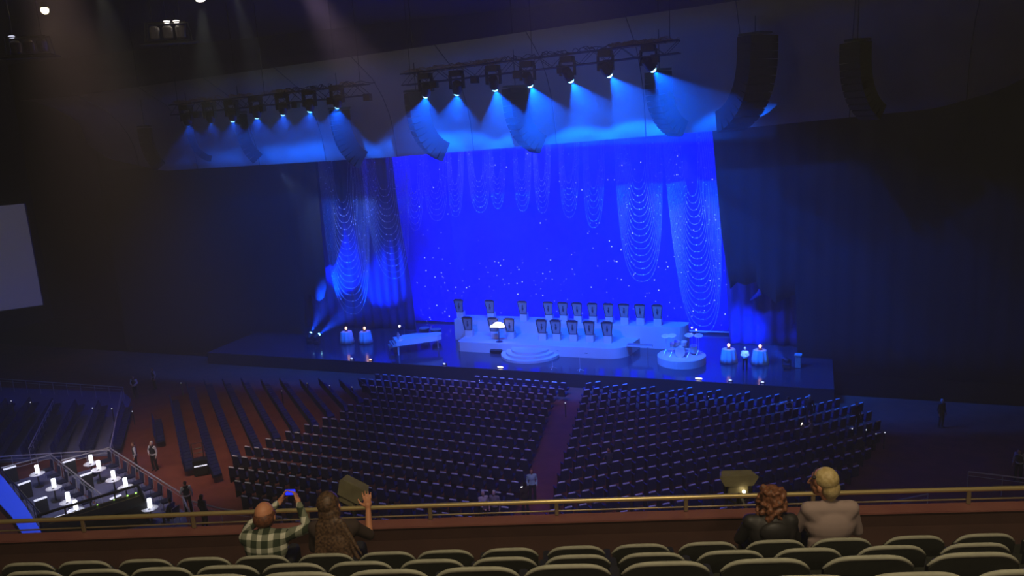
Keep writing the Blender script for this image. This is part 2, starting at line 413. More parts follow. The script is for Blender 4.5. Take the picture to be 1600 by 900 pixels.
# ------------------------------------------------------------------ bead swags
def swag(xl, xr, ytop, xb, yb, n, label, off=8.2, inner=.25):
    sl, zt = pl(xl, ytop, off); sr, _ = pl(xr, ytop, off); sb, zb = pl(xb, yb, off); zt = 16.4
    root = empty('bead_swag', W(sl, off, zb), 0, label, 'bead swag', 'bead swags hanging before the backcloth')
    inv = Vector(root.location)
    D = zt - zb; sm = (sl + sr) / 2
    for k in range(n):
        q = (k + 1) / n; d = D * (.28 + .72 * q) if n > 10 else D * (.5 + .5 * q)
        w_ = (sr - sl) / 2 * (inner + (1 - inner) * q ** .8)
        mb = MB(); pts = []; N = 26
        for i in range(N + 1):
            t = -1 + 2 * i / N; sh = (abs(t) ** 2.6)
            drop = d * (1 - sh)
            s_ = sm + w_ * math.sin(t * math.pi / 2) + (sb - sm) * drop / D
            pts.append(W(s_, off + .02 * k, zt - drop) - inv)
        mb.tube(pts, .0095 if n > 10 else .010, 4)
        for i in range(1, N):
            for _ in range(2):
                if random.random() < .24:
                    a = pts[i]; b = pts[i + 1] if i < N else a; mb.ball(a.lerp(b, random.random()), random.choice([.026, .034, .05]), 4)
        mb.build('bead_strand', M['chain'], root)
swag(495, 570, 262, 548, 492, 18, 'largest bead swag on the left side, its loops hanging lowest')
swag(562, 632, 258, 613, 436, 15, 'second bead swag from the left, a shorter set of nested loops')
sm_ = [(632, 661, 648, 360), (657, 697, 682, 345), (698, 724, 711, 339), (728, 763, 750, 332), (763, 789, 777, 326), (800, 829, 816, 330), (832, 859, 847, 333), (872, 904, 889, 340), (910, 945, 927, 356)]
ordn = ['first', 'second', 'third', 'fourth', 'fifth', 'sixth', 'seventh', 'eighth', 'ninth', 'tenth', 'eleventh', 'twelfth', 'thirteenth', 'fourteenth', 'fifteenth', 'sixteenth', 'seventeenth', 'eighteenth', 'nineteenth', 'twentieth']
for i, (a, b, c, d) in enumerate(sm_):
    swag(a, b, 232 - (c - 650) * .07, c, d, 7, '%s from the left of the nine short bead swags along the top' % ordn[i], 8.4, .35)
swag(958, 1033, 222, 1002, 441, 16, 'long bead swag second from the right, ending above the music stands')
swag(1033, 1117, 215, 1098, 522, 21, 'rightmost and longest bead swag, falling almost to the drum kit')

# ------------------------------------------------------------------ bandstand
PXM = lambda d: d / F_PX
def arc(c, r, a0, a1, n=16): return [(c[0] + r * math.cos(math.radians(a0 + (a1 - a0) * i / n)), c[1] + r * math.sin(math.radians(a0 + (a1 - a0) * i / n))) for i in range(n + 1)]
L0 = su(716, 548); R0_ = su(980, 560)
ri = empty('bandstand_riser', W(0, 0, 0), 0, 'white two-level bandstand riser with a rounded front and curved steps', 'riser')
low = [(L0[0], L0[1])]; 
sL, uL = L0; sR, uR = su(985, 556)
uF = min(uL, 2.2)
uf = su(930, 560)[1]
low = [(sL, 7.5), (sL, uf + .25), (sL + .25, uf)] + arc((sR - 1.6, uf + 1.6), 1.6, -90, 0, 12) + [(sR + .3, uf + 3.2), (sR + .9, uf + 4.2), (sR + 1.2, 7.5)]
RO = Vector((sL * 1.0, 0, 0)); ri.location = W(sL + 6, 4, 0)
def toW(x, y, z): return W(x, y, z) - ri.location
mb = MB(); mb.prism(low, 0.003, .8, toW); mb.build('lower_tier', M['white'], ri)
sE = pl(1072, 515, 7.0)[0]
hi = [(sL - 1.6, 8.7), (sL - 1.6, 7.0), (sL + 7.0, 7.0)] + arc((sE - 1.2, 8.2), 1.2, -90, 0, 10) + [(sE, 8.7)]
mb = MB(); mb.prism(hi, 0.003, 1.75, toW); mb.build('upper_tier', M['white'], ri)
cs = su(828, 556)[0]
for k, (r, h) in enumerate(((2.3, .2), (1.9, .4), (1.5, .6))):
    mb = MB(); mb.prism(arc((cs, uf + .05), r, 180, 360, 24), .003, h, toW); mb.build('step', M['white'], ri)

def music_stand_parts():
    r = empty('music_stand', (0, 0, 0))
    a = MB(); a.box((0, .18, .3), (.62, .5, .6), bevel=.03); a.build('podium', M['white'], r)
    b = MB(); y = -.02
    b.add([(-.27, y, .6), (.27, y, .6), (.40, y - .12, 1.62), (-.40, y - .12, 1.62), (-.27, y + .05, .6), (.27, y + .05, .6), (.40, y - .07, 1.62), (-.40, y - .07, 1.62)],
          [(0, 1, 2, 3), (7, 6, 5, 4), (0, 4, 5, 1), (1, 5, 6, 2), (2, 6, 7, 3), (3, 7, 4, 0)]); b.build('front_panel', M['panel'], r)
    f = MB(); P_ = [Vector((-.29, y - .02, .58)), Vector((.29, y - .02, .58)), Vector((.43, y - .145, 1.64)), Vector((-.43, y - .145, 1.64))]
    for i in range(4): f.tube([P_[i], P_[(i + 1) % 4]], .045, 5)
    f.box((0, y - .14, 1.70), (.62, .12, .09)); f.build('frame', M['frame'], r)
    d = MB(); d.box((0, y - .10, 1.10), (.045, .03, .42)); d.ball((0, y - .11, 1.3), (.06, .03, .07), 6); d.ball((0, y - .09, 1.05), (.09, .03, .13), 6); d.build('emblem', M['frame'], r)
    s = MB(); s.box((0, .25, 1.58), (.66, .5, .03), rotx(-.25)); s.build('desk', M['frame'], r)
    return r
ms0 = music_stand_parts(); used = [False]
def put_stand(px, ytop, zb, label, grp):
    # stand at riser height zb, upright plane found from the photo's row
    off = 7.35 if zb > 1 else uf + 1.5
    s_, z = pl(px, ytop, off)
    o = ms0 if not used[0] else copy_tree(ms0); used[0] = True
    o.location = W(s_, off, zb); o.rotation_euler = (0, 0, YAW); tag(o, label, 'music stand', grp)
ups = [718, 766, 817, 857, 880, 902, 926, 951, 975, 1000, 1027]
for i, p in enumerate(ups):
    put_stand(p, 480, 1.753, 'tapered grey music stand on the upper tier, %s from the left' % ordn[i], 'music stands on the upper tier')
lows = [732, 772, 797, 847, 869, 895, 921, 949]
for i, p in enumerate(lows):
    put_stand(p, 515, .803, 'tapered grey music stand on the lower tier, %s from the left' % ordn[i], 'music stands on the lower tier')
# score paper glows by itself in place of lamplight
s_, z = pl(780, 510, uf + .7); r = empty('score_desk', W(s_, uf + .5, .803), YAW, 'brightly lit open score on a dark desk among the lower music stands', 'conductor desk')
mb = MB(); mb.tube([(0, 0, 0.02), (0, 0, 1.2)], .03); mb.lathe([(.28, 0), (.28, .03), (.05, .05)], n=12); mb.build('pole', M['frame'], r)
mb = MB(); mb.box((0, .06, 1.22), (1.1, .45, .04), rotx(.5)); mb.build('desk', M['frame'], r)
mb = MB()
pr = [(-.62, 1.22), (-.58, 1.36), (-.36, 1.46), (-.22, 1.60), (.02, 1.66), (.28, 1.64), (.5, 1.55), (.62, 1.38), (.60, 1.26), (.3, 1.22), (.22, 1.18), (.05, 1.24)]
mb.prism(pr, -.03, .03, lambda x, y, z: (x, -.22 + z + .18 * (y - 1.2), y)); mb.build('open_score', M['score'], r)
point('score_lamp', W(s_ + .1, uf - .1, 2.9), 26, (.9, .85, 1), .2)
s_, u_ = su(775, 553); r = empty('stage_monitor', W(s_, u_ + .3, .004), YAW, 'black wedge monitor on the stage below the glowing score', 'monitor speaker')
mb = MB(); mb.prism([(-.35, 0), (.3, 0), (.3, .22), (-.12, .5), (-.35, .42)], -.5, .5, lambda x, y, z: (z, -x, y)); mb.build('cabinet', M['line'], r)
mb = MB(); mb.box((0, -.1, .37), (.86, .46, .02), rotx(.6)); mb.build('grille', M['frame'], r)

# ------------------------------------------------------------------ piano
a = su(627, 552); b = su(689, 543)
Pa = W(*a); Pb = W(*b); dv = Pb - Pa; ang = math.atan2(dv.y, dv.x); Lp = min(dv.length, 3.9)
r = empty('grand_piano', Pa, ang, 'white grand piano at the left of the stage with its lid down', 'piano'); r.scale = (1, 1, 1.22)
yw = .78
body = [(-.45, -yw), (-.45, yw), (.3, yw), (1.4, yw), (Lp - .9, .35), (Lp - .2, .3), (Lp + .1, -.05), (Lp, -.5), (Lp - .4, -yw)]
mb = MB(); mb.prism(body, .68, 1.0); mb.build('case', M['piano'], r)
mb = MB(); mb.prism([(x * 1.01, y * 1.02) for x, y in body if x > -.3] + [(0, -yw)], 1.01, 1.05); mb.build('lid', M['piano'], r)
mb = MB(); mb.box((-.6, 0, .72), (.34, 1.5, .14), bevel=.02); mb.build('keyboard', M['white'], r)
mb = MB(); mb.box((-.63, 0, .80), (.1, 1.2, .02)); mb.build('black_keys', M['frame'], r)
mb = MB(); mb.box((-.12, 0, 1.2), (.03, .9, .36), roty(.35)); mb.build('music_rest', M['piano'], r)
for x, y in ((-.3, -.6), (-.3, .6), (Lp - .25, -.1)):
    mb = MB(); mb.lathe([(.05, .02), (.05, .08), (.06, .3), (.09, .68)], (x, y, 0), 10); mb.build('leg', M['piano'], r)
mb = MB(); mb.box((-.1, 0, .4), (.05, .2, .6)); mb.box((-.2, 0, .1), (.3, .12, .04)); mb.build('pedal_lyre', M['chrome'], r)
P0 = W(*su(613, 550)); r = empty('piano_bench', P0, ang, 'white piano bench at the keyboard end of the grand piano', 'bench')
mb = MB(); mb.box((0, 0, .50), (.5, .9, .14), bevel=.05); mb.build('seat', M['white'], r)
for x in (-.18, .18):
    for y in (-.36, .36):
        mb = MB(); mb.tube([(x, y, .01), (x, y, .44)], [.022, .03]); mb.build('leg', M['white'], r)
r = empty('microphone', W(*su(638, 545)) + Vector((0, 0, 0)), ang, 'boom microphone stand with a bright tip over the piano', 'microphone stand')
mb = MB(); mb.tube([(0, 1.2, .02), (0, 1.2, 1.6), (-.5, .4, 1.9)], .02); mb.lathe([(.18, 0), (.18, .03), (.03, .05)], (0, 1.2, 0), 10); mb.build('boom', M['chrome'], r)
mb = MB(); mb.ball((-.5, .38, 1.9), .09, 8); mb.build('capsule', M['lampwhite'], r)  # glowing tip imitates a glint on the microphone
for i, (px, py) in enumerate(((664, 528), (682, 530))):
    s_, u_ = su(px, py); r = empty('kettle_drum', W(s_, u_, .004), YAW, '%s dark kettle drum behind the white piano' % ('left' if i == 0 else 'right'), 'drum')
    mb = MB(); mb.lathe([(.08, .25), (.3, .38), (.42, .6), (.44, .85)], n=18); mb.build('bowl', M['frame'], r)
    mb = MB(); mb.lathe([(.46, .85), (.46, .89), (.4, .9)], n=18); mb.build('drum_head', M['panel'], r)
    for k in range(3):
        an = k * 2.094; mb = MB(); mb.tube([(.42 * math.cos(an), .42 * math.sin(an), .8), (.36 * math.cos(an), .36 * math.sin(an), .01)], .02, 6); mb.build('leg', M['frame'], r)

# ------------------------------------------------------------------ drums, keyboard, mic stands
s_, u_ = su(1065, 566); dr = W(s_, u_, 0)
r = empty('drum_riser', dr, YAW, 'round white drum riser at the right of the bandstand', 'riser')
mb = MB(); mb.lathe([(1.72, .003), (1.72, .55), (1.66, .58)], n=40); mb.build('platform', M['white'], r)
spot('drum_fill', W(s_ - 1, u_ - 7, 14), dr + Vector((0, 0, .8)), 1300, (1, .82, .75), 16, .6, .1)  # added spot without a lamp body, brightens the drum kit
r = empty('drum_kit', dr + Vector((0, 0, .585)), YAW, 'drum kit with chrome cymbals on the round white riser', 'drum kit'); r.scale = (1.15, 1.15, 1.2)
mb = MB(); mb.lathe([(.30, -.22), (.30, .22)], (0, -.35, .31), 20, rotx(math.pi / 2)); mb.build('bass_drum', M['white'], r)
mb = MB(); mb.lathe([(.32, -.01), (.32, .03)], (0, -.58, .31), 20, rotx(math.pi / 2)); mb.build('hoop', M['silver'], r)
for x, y, z, q, h in ((-.25, -.2, .75, .17, .2), (.2, -.2, .75, .18, .22), (.75, .1, .35, .22, .4), (-.55, .3, .5, .2, .16)):
    mb = MB(); mb.lathe([(q, -h / 2), (q, h / 2)], (x, y, z), 16, rotx(.15)); mb.build('drum', M['white'], r)
    mb = MB(); mb.lathe([(q + .012, 0), (q + .012, .02)], (x, y, z + h / 2), 16, rotx(.15)); mb.build('rim', M['silver'], r)
    mb = MB(); mb.tube([(x, y, z - h / 2), (x, y + .02, .01)], .015, 6); mb.build('stand_leg', M['silver'], r)
for x, y, z in ((-.95, -.1, 1.15), (.55, -.45, 1.35), (1.05, .1, 1.2), (-.5, -.5, 1.3)):
    mb = MB(); mb.lathe([(.27, 0), (.1, .03), (.01, .05)], (x, y, z), 18, rotx(.25)); mb.build('cymbal', M['silver'], r)
    mb = MB(); mb.tube([(x, y, z), (x, y, .2)], .013, 6)
    for k in range(3): mb.tube([(x, y, .3), (x + .25 * math.cos(k * 2.1), y + .25 * math.sin(k * 2.1), .01)], .012, 5)
    mb.build('cymbal_stand', M['silver'], r)
mb = MB(); mb.lathe([(.17, .42), (.18, .5), (.1, .52)], (.1, .6, 0), 14); mb.tube([(.1, .6, .01), (.1, .6, .44)], .03, 6); mb.build('stool', M['frame'], r)
for i, (x, y) in enumerate(((.62, .25), (.95, -.2))):
    mb = MB(); mb.tube([(x, y, 1.58), (x, y, .02)], .012, 5); mb.build('microphone_pole', M['silver'], r); mb = MB(); mb.ball((x, y, 1.62), .05, 8); mb.build('overhead_microphone', M['lampwhite'], r)  # microphone heads glow by themselves to imitate bright glints
s_, u_ = su(1000, 558); r = empty('keyboard_instrument', W(s_, u_, .004), YAW, 'pale keyboard percussion instrument on thin legs in front of the risers', 'instrument')
mb = MB(); mb.add([(-.95, -.3, .86), (.95, -.2, .86), (.95, .2, .86), (-.95, .35, .86), (-.95, -.3, .95), (.95, -.2, .95), (.95, .2, .95), (-.95, .35, .95)], [(3, 2, 1, 0), (4, 5, 6, 7), (0, 1, 5, 4), (1, 2, 6, 5), (2, 3, 7, 6), (3, 0, 4, 7)]); mb.build('frame', M['white'], r)
mb = MB()
for k in range(24): x = -.9 + 1.8 * k / 23; mb.box((x, .0, .97), (.055, .5 - .2 * k / 23, .02))
mb.build('bars', M['chrome'], r)
for x in (-.6, .6):
    mb = MB(); mb.tube([(x, 0, .86), (x, 0, .08)], .02, 6); mb.tube([(x, -.25, .02), (x, .25, .02)], .02, 6); mb.tube([(x, 0, .08), (x, 0, .02)], .02, 6); mb.build('leg', M['chrome'], r)
for i, (px, py) in enumerate(((862, 578), (905, 582))):
    s_, u_ = su(px, py); r = empty('microphone_stand', W(s_, u_ + .25, .004), YAW, '%s white microphone stand with a flat boom in front of the risers' % ('left' if i == 0 else 'right'), 'microphone stand', 'microphone stands at the stage front')
    mb = MB(); mb.tube([(0, 0, .1), (0, 0, 1.35)], .016, 6); mb.build('pole', M['white'], r)
    for k in range(3):
        an = 2.1 * k + .5; mb = MB(); mb.tube([(0, 0, .16), (.3 * math.cos(an), .3 * math.sin(an), .015)], .02, 6); mb.build('foot', M['white'], r)
    mb = MB(); mb.tube([(-.62, 0, 1.36), (.4, 0, 1.38)], .012, 6); mb.build('boom', M['white'], r)
    mb = MB(); mb.capsule((.4, 0, 1.38), (.58, 0, 1.37), .035, .025, 8); mb.build('microphone', M['frame'], r)

# ------------------------------------------------------------------ cocktail tables
for i, (px, py, side) in enumerate(((540, 537, 'left table of the pair at stage left'), (569, 537, 'right table of the pair at stage left'), (1138, 568, 'left table of the pair near the drum kit'), (1187, 570, 'rightmost table near the curtain'))):
    s_, u_ = su(px, py); P = W(s_, u_ + .3, .004)
    r = empty('cocktail_table', P, YAW, 'round table under a pleated white cloth, %s' % side, 'table', 'cloth covered cocktail tables')
    mb = MB(); mb.lathe([(.60, .02), (.54, .4), (.45, .98), (.43, 1.0), (.02, 1.005)], n=48, wave=.07, wn=9); mb.build('tablecloth', M['cloth'], r, True)
    r = empty('table_lamp', P + Vector((0, 0, 1.012)), YAW, 'small glowing amber lamp standing on the %s' % side, 'lamp', 'amber table lamps')
    mb = MB(); mb.lathe([(.16, 0), (.14, .03), (.10, .12), (.04, .16)], n=14); mb.build('base', mat('amber_base_%d' % i, (.5, .12, .06), .4), r)
    mb = MB(); mb.ball((0, 0, .26), (.11, .11, .13), 10); mb.build('globe', M['lampo'], r)
    point('amber_glow', P + Vector((0, 0, 1.75)), 5, (1, .5, .25), .1)

# ------------------------------------------------------------------ moving head lights
def head_fixture(loc, target, label, lens, grp, floor=False, size=1.0):
    r = empty('moving_head_light', loc, YAW, label, 'stage light', grp)
    sg = 1 if floor else -1; k = size
    mb = MB(); mb.box((0, 0, 0 - sg * .55 * k), (.5 * k, .42 * k, .22 * k), bevel=.03); mb.build('base', M['frame'], r)
    mb = MB(); mb.box((-.28 * k, 0, -sg * .22 * k), (.06 * k, .2 * k, .55 * k)); mb.box((.28 * k, 0, -sg * .22 * k), (.06 * k, .2 * k, .55 * k)); mb.box((0, 0, -sg * .46 * k), (.6 * k, .2 * k, .06 * k)); mb.build('yoke', M['frame'], r)
    d = (Vector(target) - Vector(loc)).normalized(); dl = rotz(-YAW) @ d
    q = dl.to_track_quat('Z', 'Y').to_matrix()
    mb = MB(); mb.lathe([(.1 * k, -.3 * k), (.19 * k, -.22 * k), (.2 * k, .1 * k), (.17 * k, .25 * k)], (0, 0, 0), 14, q); mb.build('head', M['frame'], r)
    mb = MB(); mb.ball(dl * .27 * k + Vector((0, -.03, 0)), .13 * k, 12); mb.build('lens', lens, r)
    return r, Vector(loc) + d * .42 * k
T1 = [(297, 194), (333, 190), (367, 187), (405, 182), (446, 177), (488, 172), (531, 166)]
T2 = [(669, 149), (717, 145), (774, 138), (827, 132), (889, 125), (948, 117), (1015, 109)]
pw = [.16, .12, .25, .36, .40, .5, .85, 1.7, 1.7, 2.6, 2.8, 2.6, 2.1, 1.6]
for i, (px, py) in enumerate(T1 + T2):
    s_, z = pl(px, py, -8); loc = W(s_, -8.2, z + .3)
    left = i < 7; lean = -4.6 if left else (-4, -3.2, -.9, .6, 1.8, 3.0, 3.8)[i - 7]
    tgt = W(s_ + lean, -2.4, z - 6.2)
    n = i if left else i - 7
    lb = '%s blue stage light from the left on the %s truss' % (ordn[n], 'left' if left else 'right')
    r, lp = head_fixture(loc, tgt, lb, M['lensdim'] if i in (0, 1) else M['lens'], 'blue stage lights on the two trusses', size=1.45)
    spot('beam', lp, tgt, 12000 * pw[i], (.0, .10, 1.0), 64, .25, .06)
for (px, py, tx, ty, nm) in ((485, 531, 530, 430, 'left of the two floor lights at the far left of the stage'), (496, 532, 590, 450, 'right of the two floor lights at the far left of the stage'), (1229, 572, 1165, 520, 'floor light at the far right of the stage, tilted to the left')):
    s_, u_ = su(px, py + 6); loc = W(s_, u_, .7); sp, zp = pl(tx, ty, 8.6); tgt = W(sp, 8.6, zp)
    r, lp = head_fixture(loc, tgt, nm, M['lens'], 'floor standing blue lights', True, .95)
    spot('floor_beam', lp, tgt, 60000 if px < 800 else 22000, (.0, .05, 1), 40, .9, .06)

# ------------------------------------------------------------------ trusses
def truss(pa, pb, off, label):
    sa, za = pl(*pa, off); sb, zb = pl(*pb, off); A_ = W(sa, off, za); B_ = W(sb, off, zb); h = .32
    r = empty('lighting_truss', A_, 0, label, 'truss'); d = (B_ - A_); L = d.length; d.normalize(); up = Vector((0, 0, 1)); sd = d.cross(up).normalized(); up = sd.cross(d)
    def P(t, a, b): return d * t + sd * a * h + up * b * h
    for a in (-1, 1):
        for b in (-1, 1):
            mb = MB(); mb.tube([P(0, a, b), P(L, a, b)], .035, 6); mb.build('chord', M['alu'], r)
    mb = MB(); n = int(L / .75)
    for i in range(n):
        t0, t1 = L * i / n, L * (i + 1) / n; z = 1 if i % 2 else -1
        for a in (-1, 1): mb.tube([P(t0, a, z), P(t1, a, -z)], .02, 4, False); mb.tube([P(t0, z, a), P(t1, -z, a)], .02, 4, False)
    mb.build('lattice', M['alu'], r)
    return r, d, L, h
t1, dd, L1, hh = truss((270, 172), (575, 140), -8.2, 'left black lighting truss hanging before the header with seven lights')
t2, dd2, L2, hh = truss((630, 125), (1062, 73), -8.2, 'right black lighting truss hanging before the header with seven lights')
def cables(tr, d, a, b, n, bright):
    mb = MB()
    for k in range(n):
        t = random.uniform(a, b); p = d * t + Vector((0, 0, hh + .03)); pts = []; ln = random.uniform(.5, 1.6)
        for i in range(7):
            pts.append(p + d * ln * i / 6 + Vector((random.uniform(-.08, .08), random.uniform(-.28, .28), random.uniform(0, .16) + .12 * math.sin(i))))
        mb.tube(pts, .022, 5)
    mb.build('cable_bundle', bright, tr)
cables(t1, dd, 0, 9, 60, M['cable']); cables(t1, dd, 9, L1 - .8, 24, M['frame']); cables(t1, dd, L1 - 2.2, L1 - 1.2, 6, M['cable'])
cables(t2, dd2, 0, 6.0, 55, M['cable']); cables(t2, dd2, L2 - 3.8, L2 - 1, 50, M['cable']); cables(t2, dd2, 6, L2 - 4, 20, M['frame'])
for tr, d_, L_ in ((t1, dd, L1), (t2, dd2, L2)):
    for t in ([.5, L_ * .5, L_ - .5]):
        p = d_ * t; mb = MB(); mb.tube([p + Vector((0, 0, hh)), Vector((p.x, p.y, 26.98 - tr.location.z))], .018, 5); mb.build('hanging_cable', M['alu'], tr)
    k = 2.0
    while k < L_:
        mb = MB(); mb.box(d_ * k + Vector((0, 0, -.45)), (.42, .36, .42), rotz(YAW)); mb.build('dimmer_box', M['frame'], tr); k += 2.6

# ------------------------------------------------------------------ line arrays
def line_array(xt, yt, yb, side, label, n=12, size=1.0, off=-3.6, bend=50):
    s_, zt = pl(xt, yt, off); _, zb = pl(xt, yb, off); H = zt - zb
    aim = math.radians(-90 + YAW * 57.3 + side * 55) # direction the cabinets face
    r = empty('line_array_speaker', W(s_, off, zt), 0, label, 'speaker array', 'curved speaker arrays hanging before the header')
    f = Vector((math.cos(aim), math.sin(aim), 0)); sd = Vector((-f.y, f.x, 0))
    # pitches
    ps = [math.radians(bend * ((i + .5) / n) ** 2.0) for i in range(n)]
    tot = sum(math.cos(q) for q in ps); h = H / tot
    mb = MB(); mb.box((0, 0, .12), (1.0 * size, .7 * size, .12), rotz(aim)); mb.tube([(0, 0, .15), (0, 0, min(26.98 - zt, 26))], .03, 5); mb.build('rigging_frame', M['alu'], r)
    p = Vector((0, 0, 0))
    for i in range(n):
        q = ps[i]; dn = Vector((0, 0, -1)) * math.cos(q) - f * math.sin(q); fw = f * math.cos(q) - Vector((0, 0, 1)) * math.sin(q)
        c = p + dn * h / 2; Wd, Dp = .78 * size, .52 * size
        vs = []
        for b in (-1, 1):
            for a, e in ((-1, .65), (1, .65), (1, -.65), (-1, -.65)):
                taper = 1.0 if e > 0 else .62
                vs.append(c + sd * a * Wd * taper + fw * e * Dp * 1.3 + dn * b * h * .485)
        mb = MB(); mb.add(vs, [(3, 2, 1, 0), (4, 5, 6, 7), (0, 1, 5, 4), (1, 2, 6, 5), (2, 3, 7, 6), (3, 0, 4, 7)])
        mb.build('speaker_cabinet', M['line'], r); p = p + dn * h
    return r
line_array(226, 200, 262, -1, 'far left speaker array, short and dim, hanging before the header', 9, .95, bend=40)
line_array(296, 196, 250, -1, 'slim curved speaker array second from the left, behind the left truss', 11, .5, bend=78)
line_array(375, 178, 250, -1, 'speaker array third from the left under the middle of the left truss', 10, 1.0, bend=45)
line_array(530, 172, 252, -1, 'dark heavy speaker array at the right end of the left truss', 12, 1.5, bend=60)
line_array(650, 145, 240, -1, 'speaker array at the left end of the right truss', 12, 1.5, bend=66)
line_array(805, 138, 228, -1, 'speaker array near the middle of the right truss, seen through a blue beam', 12, 1.4, bend=66)
line_array(1030, 112, 204, -1, 'speaker array at the right end of the right truss', 12, 1.2, bend=62)
line_array(1180, 56, 188, 1, 'widest speaker array, right of the trusses and bending to the left', 13, 1.5, bend=72)
line_array(1340, 66, 178, -1, 'rightmost speaker array, alone before the bare header', 12, 1.1, bend=55)

# ------------------------------------------------------------------ overhead fixtures upper left
def lamp_frame(px, py, depth, label, lit):
    P = atd(px, py, depth); r = empty('hanging_light_rack', P, math.radians(4), label, 'lighting frame')
    mb = MB(); w_, h_ = .95, .38
    for y in (-.2, .2):
        mb.tube([(-w_, y, -h_), (w_, y, -h_), (w_ * .9, y, h_), (-w_ * .9, y, h_), (-w_, y, -h_)], .03, 5)
    for x in (-w_, 0, w_): mb.tube([(x, -.2, -h_), (x, .2, -h_)], .03, 5)
    mb.box((0, 0, -h_ - .1), (2.4, .4, .06)); mb.build('frame', M['alu'], r)
    for i, x in enumerate((-.55, .0, .55)):
        mb = MB(); mb.lathe([(.1, -.3), (.2, -.25), (.22, .15), (.14, .25)], (x, 0, 0), 12); mb.build('lamp_can', M['panel'], r)
    for x, mt in lit:
        mb = MB(); mb.ball((x, 0, .42), (.16, .12, .06), 10); mb.build('lit_lamp', mt, r)
    mb = MB(); mb.tube([(-.6, 0, h_), (-.6, 0, 26.98 - P.z)], .015, 4); mb.tube([(.6, 0, h_), (.6, 0, 26.98 - P.z)], .015, 4); mb.build('hanging_cable', M['alu'], r)
lamp_frame(262, 50, 35, 'hanging lamp frame at upper left with two bright white lamp tops', ((.02, M['lampwhite']), (.42, M['lampwhite'])))
lamp_frame(45, 72, 35, 'hanging lamp frame at the far upper left with a small white light', ((-.65, M['ledw']),))
P = atd(70, 16, 36); r = empty('house_lamp', P, 0, 'round warm glowing house lamp at the top left corner', 'lamp')
mb = MB(); mb.ball((0, 0, 0), .17, 12); mb.build('bulb', M['lampwarm'], r); mb = MB(); mb.lathe([(.2, .1), (.16, .35), (.05, .4)], n=12); mb.tube([(0, 0, .4), (0, 0, 26.98 - P.z)], .02, 5); mb.build('shade', M['frame'], r)
spot('warm_lamp', P + Vector((0, -.3, -.3)), P + Vector((3, 8, -18)), 260, (1, .62, .35), 150, 1, .2)
P = atd(313, 0, 34); r = empty('house_lamp', P, 0, 'bright white downlight cut by the top edge of the view', 'lamp')
mb = MB(); mb.ball((0, 0, -.02), (.2, .1, .06), 10); mb.build('bulb', M['lampwhite'], r); mb = MB(); mb.lathe([(.24, .0), (.2, .4), (.05, .45)], n=12); mb.tube([(0, 0, .4), (0, 0, 26.98 - P.z)], .02, 5); mb.build('housing', M['frame'], r)
spot('downlight', P + Vector((0, 0, -.15)), P + Vector((-1.5, 3, -18)), 1800, (.8, .85, .7), 34, .8, .1)
P2 = atd(362, -25, 34)
spot('downlight', P2, P2 + Vector((2.5, 3, -18)), 1600, (.75, .8, .75), 24, .8, .1)
P2 = atd(150, -40, 34)
spot('downlight', P2, P2 + Vector((0, 4, -18)), 1800, (.85, .8, .62), 36, 1, .1)

# ------------------------------------------------------------------ side screen
A_ = atd(38, 318, 58); B0 = atd(70, 483, 58); zb = B0.z; dl = Vector((-math.cos(.5), -math.sin(.5), 0))
r = empty('projection_screen', Vector((A_.x, A_.y, zb)), 0, 'blank grey projection screen on the left side of the hall', 'screen')
hh_ = A_.z - zb
mb = MB(); c = dl * 3.5; nrm = Vector((-dl.y, dl.x, 0))
vs = [Vector((0, 0, 0)), dl * 7, dl * 7 + Vector((0, 0, hh_)), Vector((0, 0, hh_))]
vs2 = [v + nrm * .05 for v in vs]; mb.add(vs + vs2, [(0, 1, 2, 3), (7, 6, 5, 4), (0, 4, 5, 1), (1, 5, 6, 2), (2, 6, 7, 3), (3, 7, 4, 0)]); mb.build('screen_surface', M['screen'], r)
mb = MB()
for a_, b_ in ((0, 1), (1, 2), (2, 3), (3, 0)): mb.tube([vs[a_] + nrm * .0, vs[b_] + nrm * .0], .06, 5)
mb.build('frame', M['frame'], r)
spot('screen_spill', Vector((A_.x + 6, A_.y - 26, 20)), Vector((A_.x - 2, A_.y, 10)), 2600, (.9, .88, 1), 24, .5, .3)

# ------------------------------------------------------------------ auditorium seats
def seat_parts(mb_only=False):
    def back(m): m.box((0, -.20, .66), (.50, .09, .56), rotx(-.0) @ rotx(.14), taper=.9, bevel=.03)
    def cap(m): m.box((0, -.245, .955), (.34, .07, .045), rotx(.14), bevel=.015)  # pale cap stands for the highlight on the backrest's top edge
    def cush(m): m.box((0, .06, .44), (.48, .46, .11), rotx(.05), bevel=.04)
    def base(m): m.box((-.26, .0, .31), (.04, .36, .60)); m.box((-.26, .03, .63), (.06, .34, .04))
    return back, cap, cush, base
sb, sc_, su_, sbs = seat_parts()
seat_me = {}
for nm, fn, mt in (('backrest', sb, M['seat']), ('top_highlight', sc_, M['seatglint']), ('seat_cushion', su_, M['seat']), ('arm_frame', sbs, M['frame'])):
    q = MB(); fn(q); seat_me[nm] = q.mesh(nm, mt)
def inside(p, poly):
    x, y = p; c = False; n = len(poly)
    for i in range(n):
        x1, y1 = poly[i]; x2, y2 = poly[(i + 1) % n]
        if (y1 > y) != (y2 > y) and x < (x2 - x1) * (y - y1) / (y2 - y1) + x1: c = not c
    return c
seats = []   # (dist, pos, ang, block, row, idx)
